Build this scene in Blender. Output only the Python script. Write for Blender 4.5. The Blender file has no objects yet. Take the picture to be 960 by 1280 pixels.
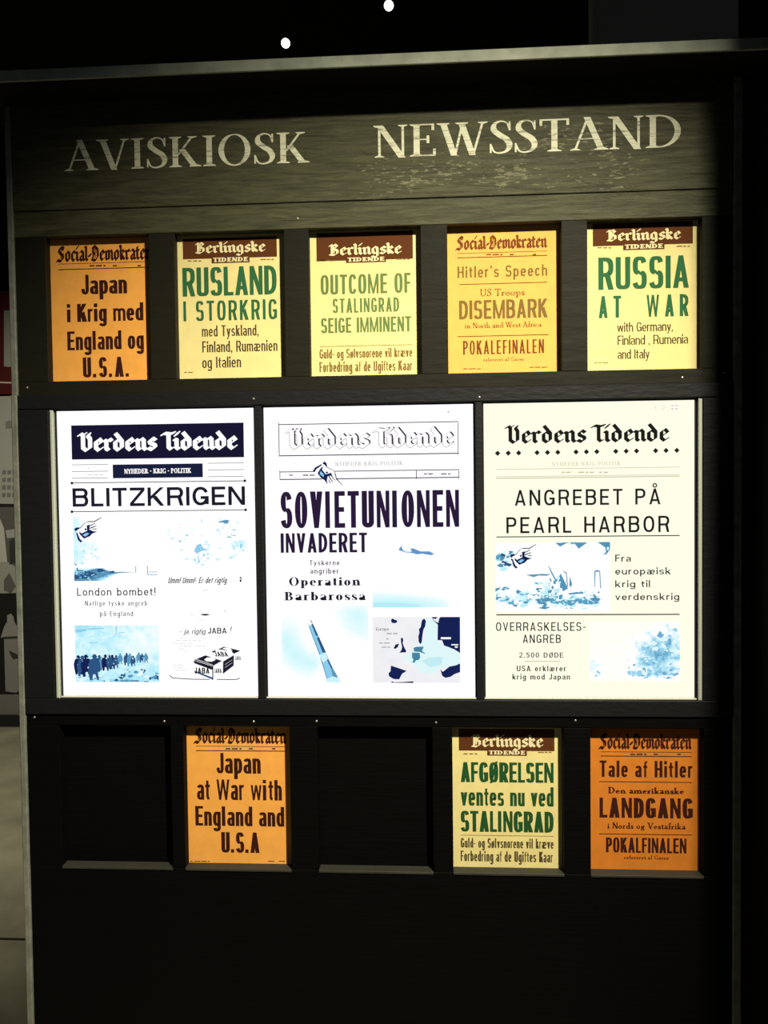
import bpy, math, random
import numpy as np

# ------------------------------------------------------------------ camera
sc = bpy.context.scene
COL = sc.collection
CAM = np.array([0.0626, -1.9775, 1.5997])
YAW, PIT, ROL, FOC = -0.0562, -0.0298, -0.0118, 956.0
_F = np.array([math.sin(YAW) * math.cos(PIT), math.cos(YAW) * math.cos(PIT), math.sin(PIT)])
_R = np.array([math.cos(YAW), -math.sin(YAW), 0.0])
_U = np.cross(_R, _F)
_R2 = _R * math.cos(ROL) + _U * math.sin(ROL)
_U2 = -_R * math.sin(ROL) + _U * math.cos(ROL)


def P(u, v, y=0.0):
    """survey point (u, v) of the photograph carried onto the upright plane at depth y -> (x, z)"""
    d = _F * FOC + _R2 * (u - 480) + _U2 * (640 - v)
    q = CAM + d * ((y - CAM[1]) / d[1])
    return float(q[0]), float(q[2])


cam = bpy.data.objects.new('camera', bpy.data.cameras.new('camera'))
COL.objects.link(cam)
from mathutils import Matrix, Vector
cam.matrix_world = Matrix(((_R2[0], _U2[0], -_F[0], CAM[0]), (_R2[1], _U2[1], -_F[1], CAM[1]),
                           (_R2[2], _U2[2], -_F[2], CAM[2]), (0, 0, 0, 1)))
cam.data.sensor_fit = 'VERTICAL'
cam.data.sensor_height = 36.0
cam.data.lens = 36.0 * FOC / 1280.0
cam.data.clip_start = 0.02
sc.camera = cam

# ------------------------------------------------------------------ world, lights, exposure
w = bpy.data.worlds.new('World')
sc.world = w
w.use_nodes = True
w.node_tree.nodes['Background'].inputs[0].default_value = (0.80, 0.85, 1.0, 1)
w.node_tree.nodes['Background'].inputs[1].default_value = 0.03
sc.view_settings.view_transform = 'Standard'
sc.view_settings.look = 'None'
sc.view_settings.gamma = 1.0
sc.view_settings.exposure = 0.0
sc.view_settings.use_curve_mapping = False


def spot(name, loc, target, power, color, size, blend, radius):
    l = bpy.data.lights.new(name, 'SPOT')
    l.energy = power
    l.color = color
    l.spot_size = math.radians(size)
    l.spot_blend = blend
    l.shadow_soft_size = radius
    o = bpy.data.objects.new(name, l)
    o.location = loc
    o.rotation_euler = (Vector(target) - Vector(loc)).to_track_quat('-Z', 'Y').to_euler()
    COL.objects.link(o)
    return o


LAMP = (1.16, -2.2, 3.7)
spot('gallery_spot', LAMP, (-0.17, 0.0, 1.12), 1000, (1.0, 0.93, 0.68), 52, 1.0, 0.07)
spot('gallery_spot_beyond', (-1.9, 0.6, 3.6), (-1.9, 2.6, 0.6), 300, (1.0, 0.93, 0.72), 95, 1.0, 0.06)

# ------------------------------------------------------------------ materials
MATS = {}


def srgb(r, g, b):
    f = lambda c: (c / 255 / 12.92) if c <= 10 else ((c / 255 + .055) / 1.055) ** 2.4
    return (f(r), f(g), f(b), 1)


def mat(name, color, rough=0.6, spec=0.3, bump=None, vary=0.0, vscale=6.0, metal=0.0):
    if name in MATS:
        return MATS[name]
    m = bpy.data.materials.new(name)
    m.use_nodes = True
    nt = m.node_tree
    b = nt.nodes['Principled BSDF']
    c = tuple(color[:3]) + (1,)
    b.inputs['Base Color'].default_value = c
    b.inputs['Roughness'].default_value = rough
    b.inputs['Specular IOR Level'].default_value = spec
    b.inputs['Metallic'].default_value = metal
    if vary or bump:
        tc = nt.nodes.new('ShaderNodeTexCoord')
        mp = nt.nodes.new('ShaderNodeMapping')
        nt.links.new(tc.outputs['Object'], mp.inputs[0])
    if vary:
        n = nt.nodes.new('ShaderNodeTexNoise')
        n.inputs['Scale'].default_value = vscale
        n.inputs['Detail'].default_value = 6
        nt.links.new(mp.outputs[0], n.inputs['Vector'])
        r = nt.nodes.new('ShaderNodeValToRGB')
        r.color_ramp.elements[0].position = .3
        r.color_ramp.elements[1].position = .7
        r.color_ramp.elements[0].color = tuple(x * (1 - vary) for x in c[:3]) + (1,)
        r.color_ramp.elements[1].color = tuple(min(1, x * (1 + vary)) for x in c[:3]) + (1,)
        nt.links.new(n.outputs['Fac'], r.inputs[0])
        nt.links.new(r.outputs[0], b.inputs['Base Color'])
    if bump:
        strength, scale, stretch = bump
        mp.inputs['Scale'].default_value = stretch
        n2 = nt.nodes.new('ShaderNodeTexNoise')
        n2.inputs['Scale'].default_value = scale
        n2.inputs['Detail'].default_value = 5
        nt.links.new(mp.outputs[0], n2.inputs['Vector'])
        bp = nt.nodes.new('ShaderNodeBump')
        bp.inputs['Strength'].default_value = strength
        bp.inputs['Distance'].default_value = 0.01
        nt.links.new(n2.outputs['Fac'], bp.inputs['Height'])
        nt.links.new(bp.outputs[0], b.inputs['Normal'])
    MATS[name] = m
    return m


def glow(name, color, strength=1.0):
    if name in MATS:
        return MATS[name]
    m = bpy.data.materials.new(name)
    m.use_nodes = True
    nt = m.node_tree
    nt.nodes.remove(nt.nodes['Principled BSDF'])
    e = nt.nodes.new('ShaderNodeEmission')
    e.inputs[0].default_value = tuple(color[:3]) + (1,)
    e.inputs[1].default_value = strength
    nt.links.new(e.outputs[0], nt.nodes['Material Output'].inputs[0])
    MATS[name] = m
    return m


def photo_mat(name, stops, scale=(8, 8), detail=6, amp=1.0, base=0.0, blobs=(), strength=1.0, dist=0.0, rough=.55):
    """a picture shown on a glowing screen: noise + soft blobs through a colour ramp.  blob = (u, v, ru, rv, amount)"""
    m = bpy.data.materials.new(name)
    m.use_nodes = True
    nt = m.node_tree
    nt.nodes.remove(nt.nodes['Principled BSDF'])
    N, L = nt.nodes.new, nt.links.new
    uv = N('ShaderNodeUVMap')
    mp = N('ShaderNodeMapping')
    mp.inputs['Scale'].default_value = (scale[0], scale[1], 1)
    L(uv.outputs[0], mp.inputs[0])
    n = N('ShaderNodeTexNoise')
    n.inputs['Scale'].default_value = 1.0
    n.inputs['Detail'].default_value = detail
    n.inputs['Roughness'].default_value = rough
    n.inputs['Distortion'].default_value = dist
    L(mp.outputs[0], n.inputs['Vector'])
    a = N('ShaderNodeMath')
    a.operation = 'MULTIPLY_ADD'
    L(n.outputs['Fac'], a.inputs[0])
    a.inputs[1].default_value = amp
    a.inputs[2].default_value = base - amp * .5
    cur = a.outputs[0]
    for (cu, cv, ru, rv, k) in blobs:
        m2 = N('ShaderNodeMapping')
        m2.inputs['Location'].default_value = (-cu / ru, -cv / rv, 0)
        m2.inputs['Scale'].default_value = (1 / ru, 1 / rv, 0)
        L(uv.outputs[0], m2.inputs[0])
        ln = N('ShaderNodeVectorMath')
        ln.operation = 'LENGTH'
        L(m2.outputs[0], ln.inputs[0])
        mr = N('ShaderNodeMapRange')
        mr.interpolation_type = 'SMOOTHSTEP'
        for i, val in zip((1, 2, 3, 4), (0.0, 1.0, k, 0.0)):
            mr.inputs[i].default_value = val
        L(ln.outputs['Value'], mr.inputs[0])
        ad = N('ShaderNodeMath')
        ad.operation = 'ADD'
        L(cur, ad.inputs[0])
        L(mr.outputs[0], ad.inputs[1])
        cur = ad.outputs[0]
    r = N('ShaderNodeValToRGB')
    el = r.color_ramp.elements
    el[0].position, el[0].color = stops[0]
    el[1].position, el[1].color = stops[-1]
    for p_, c_ in stops[1:-1]:
        e_ = el.new(p_)
        e_.color = c_
    L(cur, r.inputs[0])
    e = N('ShaderNodeEmission')
    e.inputs[1].default_value = strength
    L(r.outputs[0], e.inputs[0])
    L(e.outputs[0], nt.nodes['Material Output'].inputs[0])
    return m


GRAIN = (0.35, 9.0, (1.0, 1.0, 14.0))
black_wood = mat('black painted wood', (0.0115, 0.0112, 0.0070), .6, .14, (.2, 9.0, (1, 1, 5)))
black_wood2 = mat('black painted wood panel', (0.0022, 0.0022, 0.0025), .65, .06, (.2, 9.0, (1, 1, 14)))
black_screen_frame = mat('black painted screen surround', (0.0080, 0.0084, 0.0105), .55, .2, (0.15, 30, (1, 1, 3)))
grey_trim = mat('worn grey steel trim', (0.19, 0.195, 0.17), .6, .3, (.1, 60, (1, 1, 1)), .25, 40)
grey_edge = mat('pale grey canopy edge', (0.30, 0.33, 0.27), .6, .3, (.1, 60, (1, 1, 1)), .2, 22)
rail_metal = mat('brushed pale rail', (0.50, 0.52, 0.46), .35, .5)
screw_metal = mat('screw steel', (.55, .53, .45), .3, .5, metal=.6)


def header_material():
    m = mat('flaking black header paint', (0.034, 0.033, 0.020), .55, .3)
    nt = m.node_tree
    N, L = nt.nodes.new, nt.links.new
    b = nt.nodes['Principled BSDF']
    tc = N('ShaderNodeTexCoord')
    mp = N('ShaderNodeMapping')
    mp.inputs['Scale'].default_value = (3.0, 1.0, 26.0)
    L(tc.outputs['Object'], mp.inputs[0])
    n = N('ShaderNodeTexNoise')
    n.inputs['Scale'].default_value = 3.0
    n.inputs['Detail'].default_value = 9
    n.inputs['Roughness'].default_value = .68
    n.inputs['Distortion'].default_value = .6
    L(mp.outputs[0], n.inputs['Vector'])
    r = N('ShaderNodeValToRGB')
    r.color_ramp.elements[0].position = .35
    r.color_ramp.elements[0].color = (0.031, 0.0305, 0.015, 1)
    r.color_ramp.elements[1].position = .72
    r.color_ramp.elements[1].color = (0.088, 0.086, 0.043, 1)
    L(n.outputs['Fac'], r.inputs[0])
    # sparse paint flakes; highlights on their relief put in as paler colour
    mp2 = N('ShaderNodeMapping')
    mp2.inputs['Scale'].default_value = (40, 1, 150)
    L(tc.outputs['Object'], mp2.inputs[0])
    f = N('ShaderNodeTexNoise')
    f.inputs['Scale'].default_value = 1.3
    f.inputs['Detail'].default_value = 3
    L(mp2.outputs[0], f.inputs['Vector'])
    mpl = N('ShaderNodeMapping')
    mpl.inputs['Scale'].default_value = (2.2, 1, 5)
    L(tc.outputs['Object'], mpl.inputs[0])
    f2 = N('ShaderNodeTexNoise')
    f2.inputs['Scale'].default_value = 1.0
    f2.inputs['Detail'].default_value = 2
    L(mpl.outputs[0], f2.inputs['Vector'])
    ad = N('ShaderNodeMath')
    ad.operation = 'MULTIPLY'
    L(f.outputs['Fac'], ad.inputs[0])
    L(f2.outputs['Fac'], ad.inputs[1])
    fr = N('ShaderNodeValToRGB')
    fr.color_ramp.elements[0].position = .272
    fr.color_ramp.elements[0].color = (0, 0, 0, 1)
    fr.color_ramp.elements[1].position = .31
    fr.color_ramp.elements[1].color = (1, 1, 1, 1)
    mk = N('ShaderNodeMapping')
    mk.inputs['Location'].default_value = (-FLAKE_GLINT[0] / .33, 0, -FLAKE_GLINT[1] / .075)
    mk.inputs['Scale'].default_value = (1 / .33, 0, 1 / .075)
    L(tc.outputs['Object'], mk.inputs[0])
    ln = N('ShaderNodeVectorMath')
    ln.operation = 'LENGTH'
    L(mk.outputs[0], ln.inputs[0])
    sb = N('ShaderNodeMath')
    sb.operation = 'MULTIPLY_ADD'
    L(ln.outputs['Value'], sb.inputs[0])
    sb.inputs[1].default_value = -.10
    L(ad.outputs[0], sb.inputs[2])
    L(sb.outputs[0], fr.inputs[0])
    mx = N('ShaderNodeMixRGB')
    L(fr.outputs[0], mx.inputs[0])
    L(r.outputs[0], mx.inputs[1])
    mx.inputs[2].default_value = (.17, .165, .10, 1)
    L(mx.outputs[0], b.inputs['Base Color'])
    bp = N('ShaderNodeBump')
    bp.inputs['Strength'].default_value = .7
    bp.inputs['Distance'].default_value = .006
    L(n.outputs['Fac'], bp.inputs['Height'])
    L(bp.outputs[0], b.inputs['Normal'])
    return m


def worn_cream():
    m = mat('worn cream lettering paint', (0.66, 0.66, 0.52), .6, .3)
    nt = m.node_tree
    N, L = nt.nodes.new, nt.links.new
    b = nt.nodes['Principled BSDF']
    tc = N('ShaderNodeTexCoord')
    mp = N('ShaderNodeMapping')
    mp.inputs['Scale'].default_value = (6, 1, 40)
    L(tc.outputs['Object'], mp.inputs[0])
    n = N('ShaderNodeTexNoise')
    n.inputs['Scale'].default_value = 3
    n.inputs['Detail'].default_value = 7
    n.inputs['Roughness'].default_value = .7
    L(mp.outputs[0], n.inputs['Vector'])
    r = N('ShaderNodeValToRGB')
    for i, (p_, c_) in enumerate(((.33, (.16, .16, .11, 1)), (.5, (.70, .70, .54, 1)))):
        r.color_ramp.elements[i].position = p_
        r.color_ramp.elements[i].color = c_
    L(n.outputs['Fac'], r.inputs[0])
    L(r.outputs[0], b.inputs['Base Color'])
    return m


# ------------------------------------------------------------------ mesh helpers
WORLD = {}


class MB:
    """collects polygons and boxes in world coordinates, links them as one mesh object"""

    def __init__(self):
        self.v, self.f, self.mi, self.mats, self.uv = [], [], [], [], {}
        self.k = 0

    def slot(self, m):
        if m not in self.mats:
            self.mats.append(m)
        return self.mats.index(m)

    def face(self, pts, m, uv=None):
        i = len(self.v)
        self.v += [tuple(p) for p in pts]
        if uv:
            self.uv[len(self.f)] = uv
        self.f.append(list(range(i, i + len(pts))))
        self.mi.append(self.slot(m))

    def poly(self, pts, y, m, uv=None):
        """flat printed shape, pts = (x, z), facing the front"""
        a = sum(pts[i - 1][0] * pts[i][1] - pts[i][0] * pts[i - 1][1] for i in range(len(pts)))
        if abs(a) < 1e-12:
            return
        if a < 0:
            pts = pts[::-1]
            uv = uv[::-1] if uv else None
        self.k += 1
        yy = y - (self.k % 9) * 1.2e-5
        self.face([(x, yy, z) for x, z in pts], m, uv)

    def box(self, x0, x1, y0, y1, z0, z1, m, bev=0.0):
        x0, x1 = min(x0, x1), max(x0, x1)
        z0, z1 = min(z0, z1), max(z0, z1)
        b = bev
        if b:
            # chamfered front edges
            fr = [(x0 + b, y0, z0 + b), (x1 - b, y0, z0 + b), (x1 - b, y0, z1 - b), (x0 + b, y0, z1 - b)]
            mid = [(x0, y0 + b, z0), (x1, y0 + b, z0), (x1, y0 + b, z1), (x0, y0 + b, z1)]
            bk = [(x0, y1, z0), (x1, y1, z0), (x1, y1, z1), (x0, y1, z1)]
            i = len(self.v)
            self.v += fr + mid + bk
            fs = [[0, 1, 2, 3], [11, 10, 9, 8]]
            for r in (0, 4):
                for k in range(4):
                    n = (k + 1) % 4
                    fs.append([r + 4 + k, r + 4 + n, r + n, r + k])
        else:
            c = [(x0, y0, z0), (x1, y0, z0), (x1, y0, z1), (x0, y0, z1), (x0, y1, z0), (x1, y1, z0), (x1, y1, z1), (x0, y1, z1)]
            i = len(self.v)
            self.v += c
            fs = [[0, 1, 2, 3], [7, 6, 5, 4], [4, 5, 1, 0], [5, 6, 2, 1], [6, 7, 3, 2], [7, 4, 0, 3]]
        s = self.slot(m)
        for f in fs:
            self.f.append([i + j for j in f])
            self.mi.append(s)

    def lathe(self, prof, o, axis, m, n=20):
        """prof = (radius, distance along axis); axis from point o"""
        ax = Vector(axis).normalized()
        t = ax.orthogonal().normalized()
        bt = ax.cross(t)
        i = len(self.v)
        for r, h in prof:
            for k in range(n):
                a = 2 * math.pi * k / n
                q = Vector(o) + ax * h + (t * math.cos(a) + bt * math.sin(a)) * r
                self.v.append(tuple(q))
        s = self.slot(m)
        for j in range(len(prof) - 1):
            for k in range(n):
                k2 = (k + 1) % n
                self.f.append([i + j * n + k, i + j * n + k2, i + (j + 1) * n + k2, i + (j + 1) * n + k])
                self.mi.append(s)
        self.f.append([i + k for k in range(n)][::-1])
        self.mi.append(s)
        self.f.append([i + (len(prof) - 1) * n + k for k in range(n)])
        self.mi.append(s)

    def build(self, name, parent=None, origin=None):
        if not self.f:
            return None
        org = WORLD[parent.name] if parent else (origin or (0, 0, 0))
        me = bpy.data.meshes.new(name)
        me.from_pydata([(x - org[0], y - org[1], z - org[2]) for x, y, z in self.v], [], self.f)
        for m in self.mats:
            me.materials.append(m)
        me.polygons.foreach_set('material_index', self.mi)
        if self.uv:
            l = me.uv_layers.new(name='UVMap')
            for fi, uvs in self.uv.items():
                for li, c in zip(me.polygons[fi].loop_indices, uvs):
                    l.data[li].uv = c
        me.update()
        o = bpy.data.objects.new(name, me)
        COL.objects.link(o)
        if parent:
            o.parent = parent
        else:
            o.location = org
        WORLD[o.name] = org
        return o


def tag(o, label=None, cat=None, group=None, kind=None):
    if label: o['label'] = label
    if cat: o['category'] = cat
    if group: o['group'] = group
    if kind: o['kind'] = kind
    return o


def thing(name, loc, label, cat, group=None):
    o = bpy.data.objects.new(name, None)
    o.empty_display_size = .05
    COL.objects.link(o)
    o.location = loc
    WORLD[o.name] = tuple(loc)
    return tag(o, label, cat, group)


# ------------------------------------------------------------------ lettering: grotesque, drawn on boxes with fixed stems
GW = dict(A=1.06, B=1, C=.98, D=1, E=.86, F=.80, G=1.02, H=1.0, J=.74, K=1.04, L=.78, M=1.34, N=1.04, O=1.02, P=.96, R=1.02, S=.96, T=.92, U=.98, V=1.02, W=1.5, Z=.94,
          a=.82, b=.86, c=.80, d=.86, e=.85, f=.50, g=.86, h=.84, j=.40, k=.86, m=1.32, n=.84, o=.86, p=.86, r=.56, s=.80, t=.54, u=.84, v=.84, w=1.26, y=.84)
GW.update({'Ø': 1.02, 'Å': 1.06, 'æ': 1.36, 'ø': .86, 'å': .82, ' ': .48, '0': .86, '2': .84, '5': .84, '1': .5, '-': .5, '?': .78})


def grot_glyph(ch, w, T, t, X, n):
    p = []

    def rect(x0, y0, x1, y1):
        p.append([(x0, y0), (x1, y0), (x1, y1), (x0, y1)])

    def diag(x0, y0, x1, y1, d):
        p.append([(x0 - d / 2, y0), (x0 + d / 2, y0), (x1 + d / 2, y1), (x1 - d / 2, y1)])

    def ring(x0, x1, y0, y1, a0=0, a1=360, tx=None, ty=None):
        tx, ty = tx or T, ty or t
        cx, cy, rx, ry = (x0 + x1) / 2, (y0 + y1) / 2, (x1 - x0) / 2, (y1 - y0) / 2
        k = max(4, int(abs(a1 - a0) / 9))
        q = []
        for i in range(k + 1):
            a = math.radians(a0 + (a1 - a0) * i / k)
            c, s = math.cos(a), math.sin(a)
            c, s = math.copysign(abs(c) ** (2 / n), c), math.copysign(abs(s) ** (2 / n), s)
            q.append(((cx + rx * c, cy + ry * s), (cx + max(rx - tx, .005) * c, cy + max(ry - ty, .005) * s)))
        for (a, b), (c, d) in zip(q[:-1], q[1:]):
            p.append([a, c, d, b])

    cap = {'N': .30, 'H': .37, 'M': .20, 'W': .185, 'w': .20, 'm': .215}.get(ch, .44)
    if ch in GW and ch not in '-?1':
        T = min(T, w * (.5 if ch in 'fjrt' else cap))
    h = T / 2
    if ch in 'AÅ':
        p.append([(0, 0), (T, 0), (w / 2 + h * .9, 1), (w / 2 - h * .9, 1)])
        p.append([(w - T, 0), (w, 0), (w / 2 + h * .9, 1), (w / 2 - h * .9, 1)])
        rect(w * .5 - (w / 2 - h) * .72, .2, w * .5 + (w / 2 - h) * .72, .2 + t)
        if ch == 'Å':
            ring(w / 2 - .14, w / 2 + .14, 1.05, 1.33, 0, 360, .07, .07)
    elif ch in 'BPRD':
        rect(0, 0, T, 1)
        if ch == 'D':
            rx = min(w - h, .5)
            ring(w - 2 * rx, w, 0, 1, -90, 90); rect(h, 0, w - rx, t); rect(h, 1 - t, w - rx, 1)
        else:
            lo = .46 if ch == 'B' else .40
            rx = min(w - h, .3)
            x1 = w - (T * .12 if ch == 'B' else 0)
            ring(x1 - 2 * rx, x1, lo, 1, -90, 90); rect(h, lo, x1 - rx, lo + t); rect(h, 1 - t, x1 - rx, 1)
            if ch == 'B':
                ring(w - 2 * rx, w, 0, lo + t, -90, 90); rect(h, 0, w - rx, t)
            if ch == 'R':
                p.append([(w - T * 1.9, lo + t * .9), (w - T * .75, lo + t * .9), (w + T * .04, 0), (w - T * 1.02, 0)])
    elif ch in 'CG':
        ring(0, w, 0, 1, 26, 334 if ch == 'C' else 345)
        if ch == 'G':
            rect(w - T, .06, w, .5); rect(w * .5, .5 - t, w, .5)
    elif ch in 'EFL':
        rect(0, 0, T, 1)
        if ch in 'EF':
            rect(h, 1 - t, w, 1); rect(h, .5 - t / 2, w * .92, .5 + t / 2)
        if ch in 'EL':
            rect(h, 0, w, t)
    elif ch == 'H':
        rect(0, 0, T, 1); rect(w - T, 0, w, 1); rect(h, .5 - t / 2, w - h, .5 + t / 2)
    elif ch in 'Il':
        rect(0, 0, T, 1)
    elif ch == 'J':
        rect(w - T, .25, w, 1); ring(0, w, 0, .56, 180, 360)
    elif ch in 'Kk':
        H_ = 1 if ch == 'K' else X
        rect(0, 0, T, 1)
        d = T * 1.2
        sl = H_ * .68 / (w - .7 * T)
        p.append([(T * .7, H_ * .30), (T * .7, H_ * .30 + min(sl * d, H_ * .36)), (w - d, H_), (w - T * .02, H_)])
        xa, ya = T * .7 + (w - .7 * T) * .26, H_ * .50
        p.append([(xa - d * .35, ya - .03), (xa + d * .6, ya + .07), (w + T * .05, 0), (w - d, 0)])
    elif ch == 'M':
        rect(0, 0, T, 1); rect(w - T, 0, w, 1)
        d = T * .95
        p.append([(0, 1), (T * 1.05, 1), (w / 2 + d * .45, 0), (w / 2 - d * .45, 0)])
        p.append([(w, 1), (w - T * 1.05, 1), (w / 2 - d * .45, 0), (w / 2 + d * .45, 0)])
    elif ch == 'N':
        rect(0, 0, T, 1); rect(w - T, 0, w, 1)
        p.append([(0, 1), (T * 1.1, 1), (w, 0), (w - T * 1.1, 0)])
    elif ch in 'OØ0':
        ring(0, w, 0, 1)
        if ch == 'Ø':
            diag(T * .4, -.04, w - T * .4, 1.04, t * .9)
    elif ch in 'Ss5':
        H_ = X if ch == 's' else 1
        ty = t * (.95 if ch != 's' else .85)
        c = H_ * .5
        if ch == '5':
            rect(T * .3, .55, T * 1.2, 1); rect(T * .3, 1 - t, w * .95, 1); ring(0, w, 0, .66, -150, 130)
        else:
            ring(w * .02, w * .98, c - ty * .55, H_, 14, 262, None, ty); ring(0, w, 0, c + ty * .55, -166, 82, None, ty)
            p.append([(w * .5 - w * .22, c + ty * .5), (w * .5 - w * .02, c + ty * .62), (w * .5 + w * .22, c - ty * .5), (w * .5 + w * .02, c - ty * .62)])
    elif ch == 'T':
        rect(w / 2 - h, 0, w / 2 + h, 1); rect(0, 1 - t, w, 1)
    elif ch == 'U':
        r = min(.6, w)
        rect(0, r / 2, T, 1); rect(w - T, r / 2, w, 1); ring(0, w, 0, r, 180, 360)
    elif ch in 'Vvy':
        H_ = 1 if ch == 'V' else X
        p.append([(0, H_), (T, H_), (w / 2 + h * .85, 0), (w / 2 - h * .85, 0)])
        p.append([(w - T, H_), (w, H_), (w / 2 + h * .85, 0), (w / 2 - h * .85, 0)])
        if ch == 'y':
            p.append([(w / 2 - h * .8, .02), (w / 2 + h * .85, .02), (w * .30 + h * .6, -.27), (w * .30 - h, -.27)]); rect(w * .05, -.27, w * .32, -.27 + t)
    elif ch in 'Ww':
        H_ = 1 if ch == 'W' else X
        for x0, x1 in ((h, w * .27), (w / 2, w * .27), (w / 2, w * .73), (w - h, w * .73)):
            d = T * .92
            p.append([(x0 - d / 2, H_), (x0 + d / 2, H_), (x1 + d * .44, 0), (x1 - d * .44, 0)])
    elif ch == 'Z':
        rect(0, 1 - t, w, 1); rect(0, 0, w, t)
        p.append([(0, t), (T * 1.15, t), (w, 1 - t), (w - T * 1.15, 1 - t)])
    elif ch == '2':
        ring(0, w, .42, 1, -25, 175); p.append([(0, t), (T * 1.2, t), (w - T * .1, .58), (w - T * 1.1, .58)]); rect(0, 0, w, t)
    elif ch == '1':
        rect(w - T, 0, w, 1); p.append([(0, .72), (0, .84), (w - h, 1), (w - h, .86)])
    elif ch in 'aåæ':
        wa = w if ch != 'æ' else w * .54
        rect(wa - T, 0, wa, X * .72)
        ring(0, wa, X * .40, X, 0, 160)
        ring(0, wa * 1.1, 0, X * .60, 84, 276, None, t * .9); rect(wa * .5, 0, wa - h, t * .9) if ch == 'æ' else rect(wa * .5, 0, wa * .62, t * .9); rect(wa * .5, X * .6 - t * .9, wa - h, X * .6)
        if ch == 'å':
            ring(wa / 2 - .13, wa / 2 + .13, X + .05, X + .30, 0, 360, .07, .06)
        if ch == 'æ':
            x0 = wa - T
            ring(x0, w, 0, X, 0, 180); ring(x0, w, 0, X, 180, 322); rect(x0 + h, X * .5 - t * .45, w - h, X * .5 + t * .45)
    elif ch in 'bdpqgo' or ch == 'ø':
        ring(0, w, 0, X)
        if ch == 'b': rect(0, 0, T, 1)
        if ch == 'p': rect(0, -.28, T, X)
        if ch == 'd': rect(w - T, 0, w, 1)
        if ch == 'g':
            rect(w - T, -.05, w, X); ring(0, w, -.28, .16, 195, 360)
        if ch == 'ø': diag(T * .3, -.04, w - T * .3, X + .04, t * .8)
    elif ch == 'c':
        ring(0, w, 0, X, 30, 330)
    elif ch == 'e':
        ring(0, w, 0, X, 0, 325); rect(h, X * .5 - t * .45, w - h * .4, X * .5 + t * .45)
    elif ch == 'f':
        x = w * .22
        rect(x, 0, x + T, .75); ring(x, x + (w - x) * 1.6, .5, 1, 100, 180); rect(x + (w - x) * .75, 1 - t, w, 1); rect(0, X - t, w, X)
    elif ch in 'hnm':
        rect(0, 0, T, 1 if ch == 'h' else X)
        k = 2 if ch == 'm' else 1
        sp = (w - T) / k
        for i in range(k):
            x = i * sp
            ry = min(X * .36, .3)
            ring(x, x + sp + T, X - 2 * ry, X, 0, 150); rect(x + sp, 0, x + sp + T, X - ry + .01)
    elif ch == 'u':
        ry = min(X * .36, .3)
        rect(w - T, 0, w, X); rect(0, ry, T, X); ring(0, w, 0, 2 * ry, 180, 330)
    elif ch == 'r':
        rect(0, 0, T, X); ring(0, w * 1.5, X * .35, X, 72, 160)
    elif ch == 'i':
        rect(0, 0, T, X); rect(0, X + .10, T, 1.0)
    elif ch == 'j':
        rect(w - T, -.1, w, X); rect(w - T, X + .10, w, 1.0); ring(w - T * 2.6, w, -.28, .1, 250, 360)
    elif ch == 't':
        x = w * .22
        rect(x, .2, x + T, X + .2); rect(0, X - t, w, X); ring(x, x + (w - x) * 1.7, 0, .4, 180, 268)
    elif ch == '?':
        ring(0, w, .42, 1, -60, 175); rect(w / 2 - h, .25, w / 2 + h, .5); rect(w / 2 - h, 0, w / 2 + h, T)
    elif ch == '.':
        rect(0, 0, T, T * 1.05)
    elif ch == ',':
        rect(0, 0, T, T); p.append([(T * .4, 0), (T, 0), (T * .5, -.16), (T * .1, -.16)])
    elif ch == "'":
        p.append([(0, 1), (T, 1), (T * .7, .72), (T * .25, .72)])
    elif ch == '!':
        rect(0, .28, T, 1); rect(0, 0, T, T)
    elif ch == ':':
        rect(0, .1, T, .1 + T); rect(0, .55, T, .55 + T)
    elif ch == '-':
        rect(0, .36, w, .36 + t * .9)
    return p


def sans(mb, text, x0, x1, z, h, y, m, T=.16, t=None, gap=None, n=2.6, xh=.70, slant=0.0, adv=None):
    """text from x0 to x1 on baseline z, cap height h (metres); stems T and bars t over h stay fixed while the letters are squeezed"""
    t = t if t is not None else T * .74
    gap = gap if gap is not None else T * .45 + .02
    tot = (x1 - x0) / h
    wf = sum(GW.get(c, 0) for c in text)
    const = sum(T for c in text if c not in GW) + gap * (len(text) - 1)
    W = (tot - const) / wf if wf else 1
    if wf and W < .12:
        W = .12
    Ti = min(T, W * .84 * .45)
    x = 0
    for c in text:
        w_ = GW[c] * W if c in GW else T
        if c != ' ':
            for q in grot_glyph(c, w_, T if c in GW else Ti, t, xh, n):
                mb.poly([(x0 + (a + x + b * slant) * h, z + b * h) for a, b in q], y, m)
        x += w_ + gap


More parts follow.
